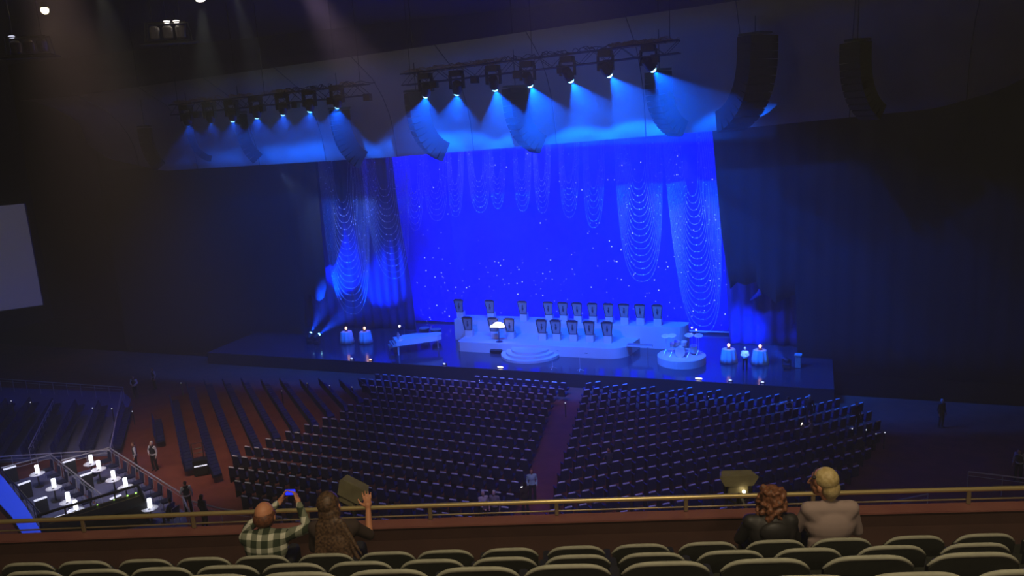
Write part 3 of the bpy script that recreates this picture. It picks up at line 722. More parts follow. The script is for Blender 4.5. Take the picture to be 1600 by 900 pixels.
# centre-left block: straight rows found from two seats of one row
a = onf(569, 671, .95); b = onf(817, 699, .95); dLC = (b - a); dLC.z = 0; dLC.normalize(); nLC = Vector((-dLC.y, dLC.x, 0))
a2 = onf(569, 736.9, .95); pit = -(a2 - a).dot(nLC) / 4.0
polyLC = [(364, 724), (392, 706), (425, 694), (455, 682), (484, 670), (511, 658), (536, 648), (580, 625), (560, 600), (600, 590), (893, 601), (866, 640), (795, 830), (430, 830), (400, 800), (372, 772)]
for k in range(-15, 19):
    for i in range(-40, 30):
        P = a + nLC * (k * pit) + dLC * ((i + (k % 2) * .5) * .655); P.z = zf(P.x, P.y)
        x, y, d = proj(P + Vector((0, 0, .5)))
        if inside((x, y), polyLC): seats.append([d, P, math.atan2(dLC.y, dLC.x), 'centre-left', k, x])
a = onf(900, 728, .95); b = onf(1057, 702, .95); dR = (b - a); dR.z = 0; dR.normalize(); nR = Vector((-dR.y, dR.x, 0)); angR = math.atan2(dR.y, dR.x)
polyRC = [(845, 830), (868, 760), (902, 650), (912, 604), (1215, 612), (1360, 640), (1375, 690), (1350, 720), (1310, 770), (1200, 800), (1150, 830)]
for k in range(-15, 19):
    base = a + nR * (k * pit * .98); p = base.copy(); q = base.copy()
    for i in range(0, 44):
        an = angR + max(0, i * .69 - 7) * .016
        for sgn in ((1,) if i else (1,)):
            P = Vector((p.x, p.y, 0)); P.z = zf(P.x, P.y); x, y, d = proj(P + Vector((0, 0, .5)))
            if inside((x, y), polyRC): seats.append([d, P, an, 'centre-right', k, x])
        p = p + Vector((math.cos(an), math.sin(an), 0)) * .69
    for i in range(1, 10):
        q = q - dR * .69; P = Vector((q.x, q.y, 0)); P.z = zf(P.x, P.y); x, y, d = proj(P + Vector((0, 0, .5)))
        if inside((x, y), polyRC): seats.append([d, P, angR, 'centre-right', k, x])
# left wedge
a = onf(305, 632, .5); b = onf(337, 739, .5); dW = b - a; dW.z = 0; dW.normalize(); nW = Vector((-dW.y, dW.x, 0)); angW = math.atan2(dW.y, dW.x)
c_ = onf(337, 632, .5); pW = abs((c_ - a).dot(nW))
polyW = [(236, 652), (263, 726), (300, 733), (344, 742), (372, 724), (392, 702), (425, 690), (455, 678), (484, 666), (511, 655), (536, 645), (580, 622), (596, 600), (330, 598), (290, 606), (262, 636)]
for k in range(-2, 10):
    for i in range(-30, 45):
        P = a + nW * (k * pW) + dW * (i * .58); P.z = zf(P.x, P.y); x, y, d = proj(P + Vector((0, 0, .5)))
        if inside((x, y), polyW) and not (k == -2 and y < 655): seats.append([d, P, angW, 'left side', k, y])
# left wing behind the rails
a = onf(160, 640, .5); b = onf(134, 706, .5); dG = b - a; dG.z = 0; dG.normalize(); nG = Vector((-dG.y, dG.x, 0)); angG = math.atan2(dG.y, dG.x)
c_ = onf(122, 640, .5); pG = abs((c_ - a).dot(nG))
polyG = [(-30, 628), (212, 634), (196, 700), (172, 702), (0, 716), (-30, 722)]
for k in range(-7, 3):
    for i in range(-14, 20):
        P = a + nG * (k * pG) + dG * (i * .58); P.z = zf(P.x, P.y) + .04; x, y, d = proj(P + Vector((0, 0, .5)))
        if inside((x, y), polyG): seats.append([d, P, angG, 'left wing', k, y])
seats = [q for q in seats if (q[1] - ST).dot(US) < -1.2]
seats.sort(key=lambda q: q[0])
near = [q for q in seats if q[3] in ('centre-left', 'centre-right')][:300]; nearset = set(id(q) for q in near)
proto = empty('auditorium_chair', (0, 0, 0))
for nm in seat_me: link_mesh(nm, seat_me[nm], proto)
byrow = {}
for q in near: byrow.setdefault((q[3], q[4]), []).append(q)
rows = {'centre-left': sorted({k[1] for k in byrow if k[0] == 'centre-left'}), 'centre-right': sorted({k[1] for k in byrow if k[0] == 'centre-right'})}
def ordw(n):
    if n < 20: return ordn[n]
    return {20: 'twentieth', 30: 'thirtieth', 40: 'fortieth'}.get(n + 1) or ({2: 'twenty', 3: 'thirty', 4: 'forty'}[(n + 1) // 10] + '-' + ordn[(n + 1) % 10 - 1])
first = True
for (blk, rk), lst in sorted(byrow.items()):
    lst.sort(key=lambda q: q[5], reverse=(blk == 'centre-left')); rn = rows[blk].index(rk)
    for i, q in enumerate(lst):
        o = proto if first else copy_tree(proto); first = False
        o.location = q[1]; o.rotation_euler = (0, 0, q[2])
        tag(o, 'navy seat, %s block, %s row from the balcony, %s seat from the aisle' % (blk, ordw(rn), ordw(i)), 'seat', 'seats of the %s auditorium block' % blk)
vs = []; fs = []; mi = []; tm = MB()
for k, fn in enumerate((sb, sc_, su_)): tm.cur = min(k, 1) if k < 2 else 0; fn(tm)
tv = np.array(tm.v); allv = []; 
big = MB()
for q in seats:
    if id(q) in nearset: continue
    c, s__ = math.cos(q[2]), math.sin(q[2]); X = tv[:, 0] * c - tv[:, 1] * s__ + q[1].x; Y = tv[:, 0] * s__ + tv[:, 1] * c + q[1].y; Z = tv[:, 2] + q[1].z
    o_ = len(big.v); big.v += list(zip(X.tolist(), Y.tolist(), Z.tolist())); big.f += [tuple(i + o_ for i in f) for f in tm.f]; big.mi += tm.mi if q[3].startswith('centre') else [0] * len(tm.mi)
o = big.build('auditorium_chair', [M['seat'], M['seatglint']])
tag(o, 'mass of distant navy seats in the front, side and wing blocks of the auditorium', 'seats', None, 'stuff')

# left wing floor, rails
def rail_run(pts, h, name_label, posts=True, mid=True, mt=None, npost=4, grp=None, panel=False):
    mt = mt or M['steel']; P0 = pts[0].copy(); r = empty('guard_rail', P0, 0, name_label, 'railing', grp)
    rel = [p - P0 for p in pts]; up = Vector((0, 0, h))
    mb = MB(); mb.tube([p + up for p in rel], .038, 6); mb.build('top_rail', mt, r)
    if mid: mb = MB(); mb.tube([p + up * .8 for p in rel], .016, 5); mb.build('lower_rail', mt, r)
    for a_, b_ in zip(rel, rel[1:]):
        n = max(1, int((b_ - a_).length / 1.3))
        for i in range(n + 1):
            p = a_.lerp(b_, i / n); mb = MB(); mb.tube([p + Vector((0, 0, .005)), p + up], .02, 6)
            if posts: mb.build('post', mt, r)
        if panel:
            mb = MB(); d = (b_ - a_).normalized(); mb.box((a_ + b_) / 2 + up * .42, ((b_ - a_).length, .02, h * .7), rotz(math.atan2(d.y, d.x))); mb.build('panel', M['frame'], r)
    return r
fl = [onf(x, y) for x, y in ((-160, 600), (192, 613), (205, 624), (174, 712), (-160, 734))]
mb = MB(); mb.add([p + Vector((0, 0, .0)) for p in fl] + [p + Vector((0, 0, .035)) for p in fl], [tuple(range(5)), tuple(range(9, 4, -1))] + [(i, (i + 1) % 5, 5 + (i + 1) % 5, 5 + i) for i in range(5)])
struct('floor', mb, M['carpet_blue'])
UPZ = Vector((0, 0, .04))
rail_run([onf(-60, 588, 1.0), onf(192, 605, 1.0)], 1.0, 'long thin rail along the far edge of the left wing')
rail_run([onf(83, 625, 1.0), onf(45, 700, 1.0)], 1.0, 'rail running down between the rows of the left wing')
rail_run([onf(190, 612, 1.0), onf(172, 700, 1.0)], 1.0, 'rail at the right edge of the left wing beside the red carpet')
rail_run([onf(-60, 717, 1.0), onf(172, 703, 1.0)], 1.0, 'rail along the near edge of the left wing behind the table boxes')
# table boxes
def deck(px, lab):
    pts = [onf(x, y, .9) for x, y in px]; n = len(pts); r = empty('box_platform', pts[0], 0, lab, 'platform'); rel = [p - pts[0] for p in pts]
    mb = MB(); mb.add([p for p in rel] + [p + Vector((0, 0, .06)) for p in rel], [tuple(range(n)), tuple(range(2 * n - 1, n - 1, -1))] + [(i, (i + 1) % n, n + (i + 1) % n, n + i) for i in range(n)])
    mb.build('deck', M['carpet_blue'], r); return pts
b1 = deck([(1, 734), (80, 713), (160, 777), (64, 806)], 'blue carpeted box floor with four round tables, nearer the left edge')
b2 = deck([(96, 722), (171, 702), (285, 775), (300, 840), (175, 850), (165, 776)], 'blue carpeted box floor with five round tables beside the red carpet')
rail_run([b1[0], b1[1], b1[2]], 1.0, 'railing around the left table box', True, True, None, grp='table box railings', panel=False)
rail_run([b2[1], b2[2]], 1.0, 'railing with a double top bar between the right table box and the red carpet', grp='table box railings')
rail_run([b2[0] + Vector((0, 0, 0)), b2[1]], 1.0, 'short back railing of the right table box', grp='table box railings')
rail_run([b1[0], b1[3]], 1.0, 'dark railing on the left side of the left table box', mt=M['frame'], grp='table box railings')
def box_chair(P, an, lab):
    r = empty('box_chair', P, an, lab, 'chair', 'chairs in the table boxes')
    mb = MB(); mb.box((0, 0, .46), (.46, .46, .08), bevel=.03); mb.build('seat', M['seat'], r)
    mb = MB(); mb.box((0, -.22, .72), (.46, .06, .42), rotx(.1), bevel=.02); mb.build('backrest', M['seat'], r)
    mb = MB(); mb.tube([(-.24, -.24, .45), (-.25, -.27, .95), (.25, -.27, .95), (.24, -.24, .45)], .018, 5); mb.build('back_frame', M['steel'], r)
    for x in (-.2, .2):
        for y in (-.2, .2): mb = MB(); mb.tube([(x, y, .012), (x, y, .44)], .015, 5); mb.build('leg', M['steel'], r)
an2 = math.atan2((b2[2] - b2[1]).y, (b2[2] - b2[1]).x)
for i in range(8):
    t = (i + .6) / 8.4; P = b2[1].lerp(b2[2], t) + Vector((-math.sin(an2), math.cos(an2), 0)) * (-.48); P.z = zf(P.x, P.y) + .07
    box_chair(P, an2 + math.pi, 'dark chair along the right railing of the table boxes, %s from the back corner' % ordn[i])
an1 = math.atan2((b1[2] - b1[1]).y, (b1[2] - b1[1]).x)
for i in range(6):
    t = (i + .8) / 6.6; P = b1[1].lerp(b1[2], t) + Vector((-math.sin(an1), math.cos(an1), 0)) * (-.48); P.z = zf(P.x, P.y) + .07
    box_chair(P, an1 + math.pi, 'dark chair along the divider between the two table boxes, %s from the back' % ordn[i])
tabs = [(58, 740, 'back table of the left box'), (84, 762, 'middle table of the left box'), (106, 784, 'third table of the left box'), (118, 797, 'front table of the left box, half behind the black console'),
        (142, 724, 'back table of the right box'), (154, 733, 'second table of the right box, nearly touching the back one'), (177, 749, 'middle table of the right box'), (196, 761, 'fourth table of the right box, beside the console end'), (234, 794, 'front table of the right box, right of the black console')]
for i, (px, py, nm) in enumerate(tabs):
    P = onf(px, py, .82); P.z += .065
    r = empty('round_table', P, 0, 'small round white-topped table, the %s' % nm, 'table', 'round tables in the boxes')
    mb = MB(); mb.lathe([(.36, .72), (.38, .735), (.37, .75)], n=28); mb.build('tabletop', M['table'], r)
    mb = MB(); mb.lathe([(.22, .0), (.2, .03), (.04, .06), (.035, .72)], n=14); mb.build('pedestal', M['frame'], r)
    q = empty('table_lamp', P + Vector((-.02, .10, .752)), 0, 'white cylinder lamp on the %s' % nm, 'lamp', 'white cylinder lamps in the boxes')
    mb = MB(); mb.lathe([(.075, 0), (.07, .015)], n=16); mb.build('base', M['chrome'], q)
    mb = MB(); mb.lathe([(.095, .016), (.10, .05), (.10, .42), (.09, .44)], n=16); mb.build('lit_shade', M['lampw'], q)
    point('table_glow', P + Vector((-.02, -.12, 1.22)), 7, (.75, .78, 1), .07)
    c = MB(); c.box((0, 0, .006), (.12, .09, .012), rotz(.5)); c.box((.02, 0, .03), (.03, .07, .05), rotz(.5)); co = c.build('table_card', M['frame']); co.location = P + Vector((.03, -.12, .752))
    tag(co, 'card holder on the %s' % nm, 'card', 'card holders on the box tables')
for i, (x1, y1, x2, y2, nm) in enumerate(((5, 733, 25, 728, 'at the back corner of the left box'), (28, 757, 47, 751, 'second from the back in the left box'), (53, 782, 73, 776, 'third from the back in the left box'), (82, 810, 102, 804, 'at the front of the left box below the console'),
        (98, 722, 117, 717, 'at the back corner of the right box'), (125, 743, 143, 738, 'in the middle of the right box'), (172, 779, 189, 773, 'seen through the console frame'))):
    A_ = onf(x1, y1, .95); B_ = onf(x2, y2, .95); d = B_ - A_; an = math.atan2(d.y, d.x); c = (A_ + B_) / 2
    r = empty('shelf', c, an, 'lit white shelf edge %s' % nm, 'shelf', 'lit shelf edges in the boxes')
    mb = MB(); mb.box((0, 0, .93), (d.length, .14, .05), bevel=.01); mb.build('lit_top', M['ledw'], r)
    mb = MB(); mb.box((0, 0, .48), (d.length, .08, .82)); mb.build('panel', M['frame'], r)
# black console
A_ = onf(60, 805, 1.35); B_ = onf(216, 763, 1.35); d = B_ - A_; an = math.atan2(d.y, d.x); Lc = d.length
r = empty('control_console', A_, an, 'long black framed control console at the lower left with small green lights', 'console')
mb = MB(); mb.box((Lc / 2, -.9, .45), (Lc, 1.1, .9), bevel=.03); mb.build('body', M['black'], r)
mb = MB(); mb.box((Lc / 2, -.7, .98), (Lc * .98, .9, .06), rotx(.25)); mb.build('desk_top', M['frame'], r)
mb = MB(); mb.tube([(0, 0, 1.35), (Lc, 0, 1.35)], .07, 8); mb.tube([(0, 0, 1.35), (0, -1.2, .9)], .05, 6); mb.tube([(Lc, 0, 1.35), (Lc, -1.2, .9)], .07, 6)
for k in range(5): mb.tube([(Lc * k / 4, 0, 0.02), (Lc * k / 4, 0, 1.35)], .035, 6)
mb.build('frame', M['black'], r)
mb = MB(); mb.tube([(.6, -.35, 1.12), (Lc - .1, -.35, 1.12)], .022, 5); mb.tube([(.3, -.6, 1.05), (Lc - .1, -.6, 1.05)], .018, 5); mb.build('light_bar', M['post'], r)
for k, x in enumerate((.55, .72, .86, .95)):
    mb = MB(); mb.ball((Lc * x, -.42, 1.16), .045 if x > .8 else .03, 6); mb.build('indicator_light', M['led'], r)
# blue-lit ledge: the light on it is put into its own glow
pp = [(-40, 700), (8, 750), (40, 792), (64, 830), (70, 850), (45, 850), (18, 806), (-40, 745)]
pts = [onf(x, y, .5) for x, y in pp]; r = empty('glow_ledge', pts[0], 0, 'broad blue glowing floor-edge strip at the lower left corner', 'light strip'); rel = [p - pts[0] + Vector((0, 0, .45)) for p in pts]; n = len(rel)
mb = MB(); mb.add(rel + [p + Vector((0, 0, .08)) for p in rel], [tuple(range(n)), tuple(range(2 * n - 1, n - 1, -1))] + [(i, (i + 1) % n, n + (i + 1) % n, n + i) for i in range(n)]); mb.build('panel', M['blueglow'], r)
mb = MB(); mb.add([p + Vector((0, 0, -.44)) for p in rel] + [p + Vector((0, 0, -.002)) for p in rel], [tuple(range(n)), tuple(range(2 * n - 1, n - 1, -1))] + [(i, (i + 1) % n, n + (i + 1) % n, n + i) for i in range(n)]); mb.build('plinth', M['black'], r)
# rails near the staff
rail_run([onf(285, 775, 1.0), onf(300, 808, 1.0)], 1.0, 'end railing at the front corner of the right table box')
rail_run([onf(300, 783, 1.0), onf(345, 795, 1.0), onf(440, 808, 1.0)], 1.0, 'railing running from the table boxes towards the man in plaid')
rail_run([onf(1513, 737, 1.0), onf(1680, 757, 1.0)], 1.0, 'thin rail at the far right beside the usher')
rail_run([onf(1392, 784, 1.0), onf(1450, 772, 1.0)], 1.0, 'short slanting rail seen just behind the brass rail at right')
# equipment cart
P = onf(316, 741); r = empty('equipment_cart', P, .35, 'dark equipment cart with a white bar standing in the aisle', 'cart')
mb = MB(); mb.box((0, 0, .5), (.8, .6, .8), bevel=.04); mb.build('case', M['black'], r)
mb = MB(); mb.box((0, -.32, .62), (.66, .03, .05)); mb.build('white_bar', M['ledw'], r)
mb = MB(); mb.tube([(-.35, .2, .9), (-.35, .2, 1.75), (.2, .2, 1.75), (.2, .2, .9)], .03, 6); mb.tube([(-.35, .2, 1.45), (.2, .2, 1.45)], .025, 6); mb.tube([(-.35, .2, 1.2), (.2, .2, 1.2)], .02, 6); mb.build('handle_frame', M['alu'], r)
for x in (-.3, .3):
    for y in (-.2, .2): mb = MB(); mb.lathe([(.06, -.02), (.06, .02)], (x, y, .065), 10, roty(math.pi / 2)); mb.build('wheel', M['frame'], r)
# little lights
dots = [(283, 598, 0), (18, 626, 1), (48, 628, 1), (113, 632, 1), (145, 637, 1), (175, 638, 1), (207, 642, 1), (625, 586, 0), (626, 608, 0), (588, 604, 0), (749, 594, 0), (883, 629, 1), (515, 602, 0), (550, 604, 0), (480, 598, 0), (1107, 619, 0), (1331, 669, 1), (1353, 671, 1), (1368, 677, 0), (1382, 675, 1), (440, 610, 0)]
for i, (px, py, b_) in enumerate(dots):
    P = onf(px, py, .97); P.z += .9 if False else 0
    mb = MB(); mb.lathe([(.035, 0), (.035, .86), (.055, .88), (.055, .93), (.03, .95)], n=8); mb.cur = 1; mb.ball((0, -.05, .96), .035 if b_ else .025, 6)
    o = mb.build('aisle_light', [M['frame'], M['ledw']]); o.location = P
    side = 'left wing' if px < 230 else ('front seats near the stage' if px < 1200 else 'right side seats')
    grp_ = 'aisle lights by the ' + side; tag(o, 'tiny white aisle light on a dark post among the ' + side, 'light', grp_)
for i, (px, py, warm, nm) in enumerate(((548, 563, 0, 'below the left cocktail tables'), (577, 565, 1, 'reddish, at the far left of the stage edge'), (688, 575, 0, 'below the piano'), (778, 579, 0, 'brightest, below the glowing score'), (1090, 598, 1, 'below the drum riser'), (1139, 603, 0, 'right of the drum riser'), (1190, 606, 0, 'at the right end of the stage edge'))):
    s_, u_ = su(px, py); r = empty('footlight', W(s_, .25, .004), YAW, 'small footlight on the stage edge, ' + nm, 'footlight', 'footlights')
    mb = MB(); mb.box((0, .08, .06), (.34, .16, .11), bevel=.02); mb.build('housing', M['frame'], r)
    br = px in (778, 1090); k = 1.5 if br else .7
    mb = MB(); mb.ball((0, 0, .10), (.16 * k, .06, .06), 8); mb.build('lens', M['lampwhite'] if br else (M['lampo'] if warm else M['ledw']), r)
P = W(*su(1247, 574)); r = empty('pedestal', P, YAW, 'small pale post at the right end of the blue side drape', 'post')
mb = MB(); mb.box((0, 0, .45), (.4, .4, .86), taper=.85, bevel=.03); mb.build('shaft', M['panel'], r); mb = MB(); mb.box((0, 0, .92), (.48, .48, .08), bevel=.03); mb.build('cap', M['white'], r)

# ------------------------------------------------------------------ balcony
ra = onz(0, 818, CAM_Z - 4.29); rb = onz(1600, 765, CAM_Z - 4.29); bx = (rb - ra).normalized(); by = Vector((-bx.y, bx.x, 0)); r0 = ra + (rb - ra) * (-ra.x / (rb.x - ra.x)); bang = math.atan2(bx.y, bx.x)
def BW(x, y, z): return Vector((0, 0, z)) + bx * x + by * y      # y is distance outwards from the camera
zt_ = CAM_Z - 4.29
RPT = []
for px_, py_ in ((0, 815), (300, 804.3), (480, 796.8), (660, 789.8), (870, 783), (1080, 776.7), (1400, 768.3), (1600, 762)):
    P = onz(px_, py_, zt_); RPT.append((P.dot(bx), P.dot(by)))
_c = np.polyfit([p[0] for p in RPT], [p[1] for p in RPT], 2)
def RYf(x): return float(np.polyval(_c, x))
def strip(m, y0, y1, z0_, z1_, x0=-13, x1=13, n=26):
    vs = []; fs = []
    for i in range(n + 1):
        x = x0 + (x1 - x0) * i / n; b_ = RYf(x)
        vs += [BW(x, b_ + y0, z0_), BW(x, b_ + y1, z0_), BW(x, b_ + y1, z1_), BW(x, b_ + y0, z1_)]
    for i in range(n):
        for j in range(4): fs.append((i * 4 + j, i * 4 + (j + 1) % 4, i * 4 + 4 + (j + 1) % 4, i * 4 + 4 + j))
    fs += [(0, 1, 2, 3), (n * 4 + 3, n * 4 + 2, n * 4 + 1, n * 4)]; m.add(vs, fs)
def brow(px, py, hor):
    d = ray(px, py); t = hor / d.dot(by); P = CAM + d * t; return P.dot(bx), P.z
RY = RYf(0)
rows_b = []
for hor, ref in ((6.4, (900, 854)), (5.55, (902, 868)), (4.7, (886, 883)), (3.9, (1430, 896))):
    x, z = brow(*ref, hor); rows_b.append((hor, z))
# floor steps, parapet
mb = MB(); z0 = rows_b[0][1] - .93
mb.prism([(-30, 6.05), (30, 6.05), (30, RY + .1), (-30, RY + .1)], z0 - .9, z0, lambda x, y, z: BW(x, y, z)); struct('floor', mb, M['parapet'])
for i, (hor, z) in enumerate(rows_b[1:]):
    mb = MB(); y1 = rows_b[i][0] - .351; y0 = (rows_b[i + 2][0] - .35 if i + 2 < 4 else hor - 1.2)
    mb.prism([(-30, y0), (30, y0), (30, y1), (-30, y1)], z0 - .9, z - .93, lambda x, y, z: BW(x, y, z)); struct('trim_%d' % (i + 1), mb, M['parapet'])
zl_in = None
x_, zin = brow(700, 821, RYf(0) - .16)
pz = zin
mb = MB(); strip(mb, -.14, .02, z0 + .001, pz - .02); struct('wall_balcony', mb, M['parapet'])
mb = MB(); strip(mb, -.16, -.05, pz - .019, pz); strip(mb, -.049, .035, pz - .019, pz - .006); struct('trim_4', mb, M['ledge'])
rr = empty('brass_rail', BW(0, RY, pz), 0, 'long brass rail running across the whole balcony front', 'railing'); o3 = rr.location.copy()
xs_ = [-13 + 26 * i / 40 for i in range(41)]
mb = MB(); mb.tube([BW(x, RYf(x), zt_) - o3 for x in xs_], .026, 14); mb.build('handrail', M['rail'], rr, True)
mb = MB(); mb.tube([BW(x, RYf(x) + .03, pz + .035) - o3 for x in xs_], .010, 8); mb.build('lower_wire', M['post'], rr, True)
for px in (-50, 126, 300, 480, 672, 870, 1072, 1270, 1512, 1640):
    x, z = brow(px, 800, RYf(0)); x, z = brow(px, 800, RYf(x)); y = RYf(x)
    mb = MB(); mb.box(BW(x, y, (zt_ + pz) / 2 - .008) - o3, (.045, .03, zt_ - pz - .02), rotz(bang), bevel=.006); mb.build('post', M['post'], rr)

def bseat_parts():
    r = empty('balcony_chair', (0, 0, 0))
    def arcpts(w_, z, dz, n=14): return [(-w_ / 2 + w_ * i / n, z - dz * abs(2 * i / n - 1) ** 5) for i in range(n + 1)]
    def slab(w0, w1, z0_, z1, dz, y, th, m, dep=0):
        top = arcpts(w1, z1, dz); poly = [(-w0 / 2, z0_), (w0 / 2, z0_)] + top[::-1]
        m.prism(poly, 0, th, lambda x, z, t: (x, y - t - (.16 * (z - .5)) - dep * (2 * x / w1) ** 2 * -.4, z))
    mb = MB(); slab(.46, .50, .42, .90, .07, -.03, .05, mb); mb.build('backrest', M['bseat'], r)
    # padded light top edge, curving down at both ends
    mb = MB(); tp = arcpts(.50, .915, .075, 18); pts = [(x, -.065 - .16 * (z - .5), z) for x, z in tp]
    pts = [pts[0]] + pts + [pts[-1]]
    mb.tube(pts, [.006] + [.009 + .009 * (1 - abs(2 * i / 18 - 1) ** 3) for i in range(19)] + [.006], 10); o_ = mb.build('top_edge', M['bcap'], r, True)
    mb = MB(); mb.box((0, .18, .43), (.48, .46, .12), rotx(.06), bevel=.05); mb.build('seat_cushion', M['bseat'], r)
    for x in (-.275, ):
        mb = MB(); mb.box((x, .1, .32), (.035, .4, .60)); mb.build('arm_support', M['frame'], r); mb = MB(); mb.box((x, .1, .64), (.055, .36, .035), bevel=.015); mb.build('armrest', M['frame'], r)
    return r
bs0 = bseat_parts(); bused = False
rpx = [[-60, 41, 130, 225, 316, 408, 508, 604, 695, 796, 900, 1001, 1106, 1212, 1316, 1430, 1540, 1650],
       [-50, 50, 150, 250, 353, 457, 562, 674, 787, 902, 1019, 1142, 1263, 1394, 1526, 1660],
       [-60, 75, 205, 335, 465, 604, 744, 886, 1040, 1196, 1358, 1523, 1690],
       [1090, 1258, 1430, 1605]]
rn = ['front', 'second', 'third', 'nearest']
for k, lst in enumerate(rpx):
    hor, z = rows_b[k]
    for i, px in enumerate(lst):
        py = 862 if k == 0 else 875
        # solve the seat's place on its own row
        d = ray(px, 860 + 12 * k); t = hor / d.dot(by)
        for _ in range(3):
            P = CAM + d * t; pxx, pyy, _d = proj(BW(P.dot(bx), hor, z)); d = ray(px, pyy); t = hor / d.dot(by)
        P = CAM + d * t
        o = bs0 if not bused else copy_tree(bs0); bused = True
        o.location = BW(P.dot(bx), hor + .13, z - .925); o.rotation_euler = (0, 0, bang)
        o.scale = ((1.12 if k > 1 else 1), 1, 1)
        vis = [p for p in lst if -40 < p < 1640]
        tag(o, 'dark balcony seat with a pale top edge, %s row, %s from the left' % (rn[k], ordn[vis.index(px)] if px in vis else 'outermost'), 'seat', 'balcony seats')

# olive fixtures beyond the rail
def fixture(pxc, pyc, depth, wpx, hpx, tilt, lab, low):
    P = atd(pxc, pyc, depth); w_ = wpx * depth / F_PX; h_ = hpx * depth / F_PX
    base_z = pz - .5
    r = empty('balcony_spotlight', P, bang, lab, 'stage light', 'spotlight housings mounted beyond the balcony rail')
    R_ = roty(tilt)
    mb = MB(); mb.add([R_ @ Vector(v) for v in ((-w_ * .36, -.07, -h_ / 2), (w_ * .36, -.07, -h_ / 2), (w_ * .5, -.07, h_ * .35), (w_ * .46, -.07, h_ / 2), (-w_ * .46, -.07, h_ / 2), (-w_ * .5, -.07, h_ * .35),
            (-w_ * .30, .10, -h_ / 2), (w_ * .30, .10, -h_ / 2), (w_ * .42, .10, h_ * .35), (w_ * .38, .10, h_ / 2), (-w_ * .38, .10, h_ / 2), (-w_ * .42, .10, h_ * .35))],
            [(0, 1, 2, 3, 4, 5), (11, 10, 9, 8, 7, 6)] + [(i, 6 + i, 6 + (i + 1) % 6, (i + 1) % 6) for i in range(6)]); mb.build('housing', M['olive'], r)
    mb = MB(); mb.box(R_ @ Vector((0, .02, -h_ / 2 - low / 2)), (w_ * .55, .14, low), R_, bevel=.02); mb.build('lower_box', M['olive'], r)
    mb = MB(); mb.tube([R_ @ Vector((-w_ * .33, 0, -h_ / 2)), R_ @ Vector((-w_ * .34, 0, -h_ / 2 - low)), (0, -.02, -h_ / 2 - low - .12), R_ @ Vector((w_ * .34, 0, -h_ / 2 - low)), R_ @ Vector((w_ * .33, 0, -h_ / 2))], .018, 6); mb.build('yoke', M['frame'], r)
    # bracket down to the parapet's outer face
    q = BW(P.dot(bx), RYf(P.dot(bx)) + .045, pz - .25) - P; qq = rotz(-bang) @ q
    mb = MB(); mb.tube([(0, -.02, -h_ / 2 - low - .12), (0, -.02, qq.z), (0, qq.y, qq.z)], .025, 6); mb.build('bracket', M['frame'], r)
    return r, w_, h_
r, w_, h_ = fixture(1153, 748, 9.9, 60, 17, 0, 'olive trapezoid spotlight housing beyond the rail, left of the curly-haired woman', .16)
mb = MB(); mb.ball((.05, -.10, -h_ / 2 - .06), .022, 8); mb.build('lit_bulb', M['lampwarm'], r)
fixture(551, 766, 9.9, 50, 26, .55, 'olive spotlight housing tilted sideways, beside the raised hand of the long-haired woman', .08)

# ------------------------------------------------------------------ people
DG = None
def remesh(mb, vox, smooth=4, mt=None, name='body', parent=None):
    me = mb.mesh(name, mt); o = bpy.data.objects.new('tmp', me); COL.objects.link(o)
    r = o.modifiers.new('r', 'REMESH'); r.mode = 'VOXEL'; r.voxel_size = vox; r.use_smooth_shade = True
    s_ = o.modifiers.new('s', 'SMOOTH'); s_.factor = .5; s_.iterations = smooth
    dg = bpy.context.evaluated_depsgraph_get(); dg.update()
    nm = bpy.data.meshes.new_from_object(o.evaluated_get(dg)); nm.name = name
    bpy.data.objects.remove(o); bpy.data.meshes.remove(me)
    if not nm.materials: nm.materials.append(mt)
    ob = bpy.data.objects.new(name, nm); COL.objects.link(ob); ob.parent = parent
    return ob
def V3(*a): return Vector(a)
def hand(m, wrist, dirv, palm_n, side, curl=.5, k=1.0, fr=.0085, spread=1.0):
    # palm leaves the wrist along dirv; palm_n is the way the palm faces; side +1/-1 is where the thumb leaves
    d = dirv.normalized(); n = (palm_n - d * palm_n.dot(d)).normalized(); t = d.cross(n) * side
    rot = Matrix((t, d, n)).transposed()
    m.ball(wrist + d * .05 * k, (.043 * k, .056 * k, .016 * k), 12, rot); m.capsule(wrist - d * .02, wrist + d * .03 * k, .026 * k, .028 * k, 10)
    for j, (off, ln) in enumerate(((.033, .070), (.011, .078), (-.012, .073), (-.034, .058))):
        p = wrist + d * .088 * k + t * off * k * spread; dd = (d + t * off * 4).normalized(); q = p
        for sg, (fl_, sl) in enumerate(((.25, .45), (1.0, .32), (.9, .23))):
            ang = curl * fl_
            ax = n.cross(dd); 
            dd = (dd * math.cos(ang) + n * math.sin(ang)).normalized(); q2 = q + dd * ln * k * sl * 1.15
            m.capsule(q, q2, fr * k * (1.12 - .12 * sg), fr * k * (1.0 - .12 * sg), 8); q = q2
    p = wrist + d * .03 * k + t * .036 * k; dd = (d * .6 + t * .8 + n * .25).normalized()
    q = p + dd * .045 * k; m.capsule(p, q, .014 * k, .0115 * k, 8); dd2 = (dd * .6 + d * .6 + n * (.5 * curl)).normalized(); m.capsule(q, q + dd2 * .04 * k, .0112 * k, .0095 * k, 8)
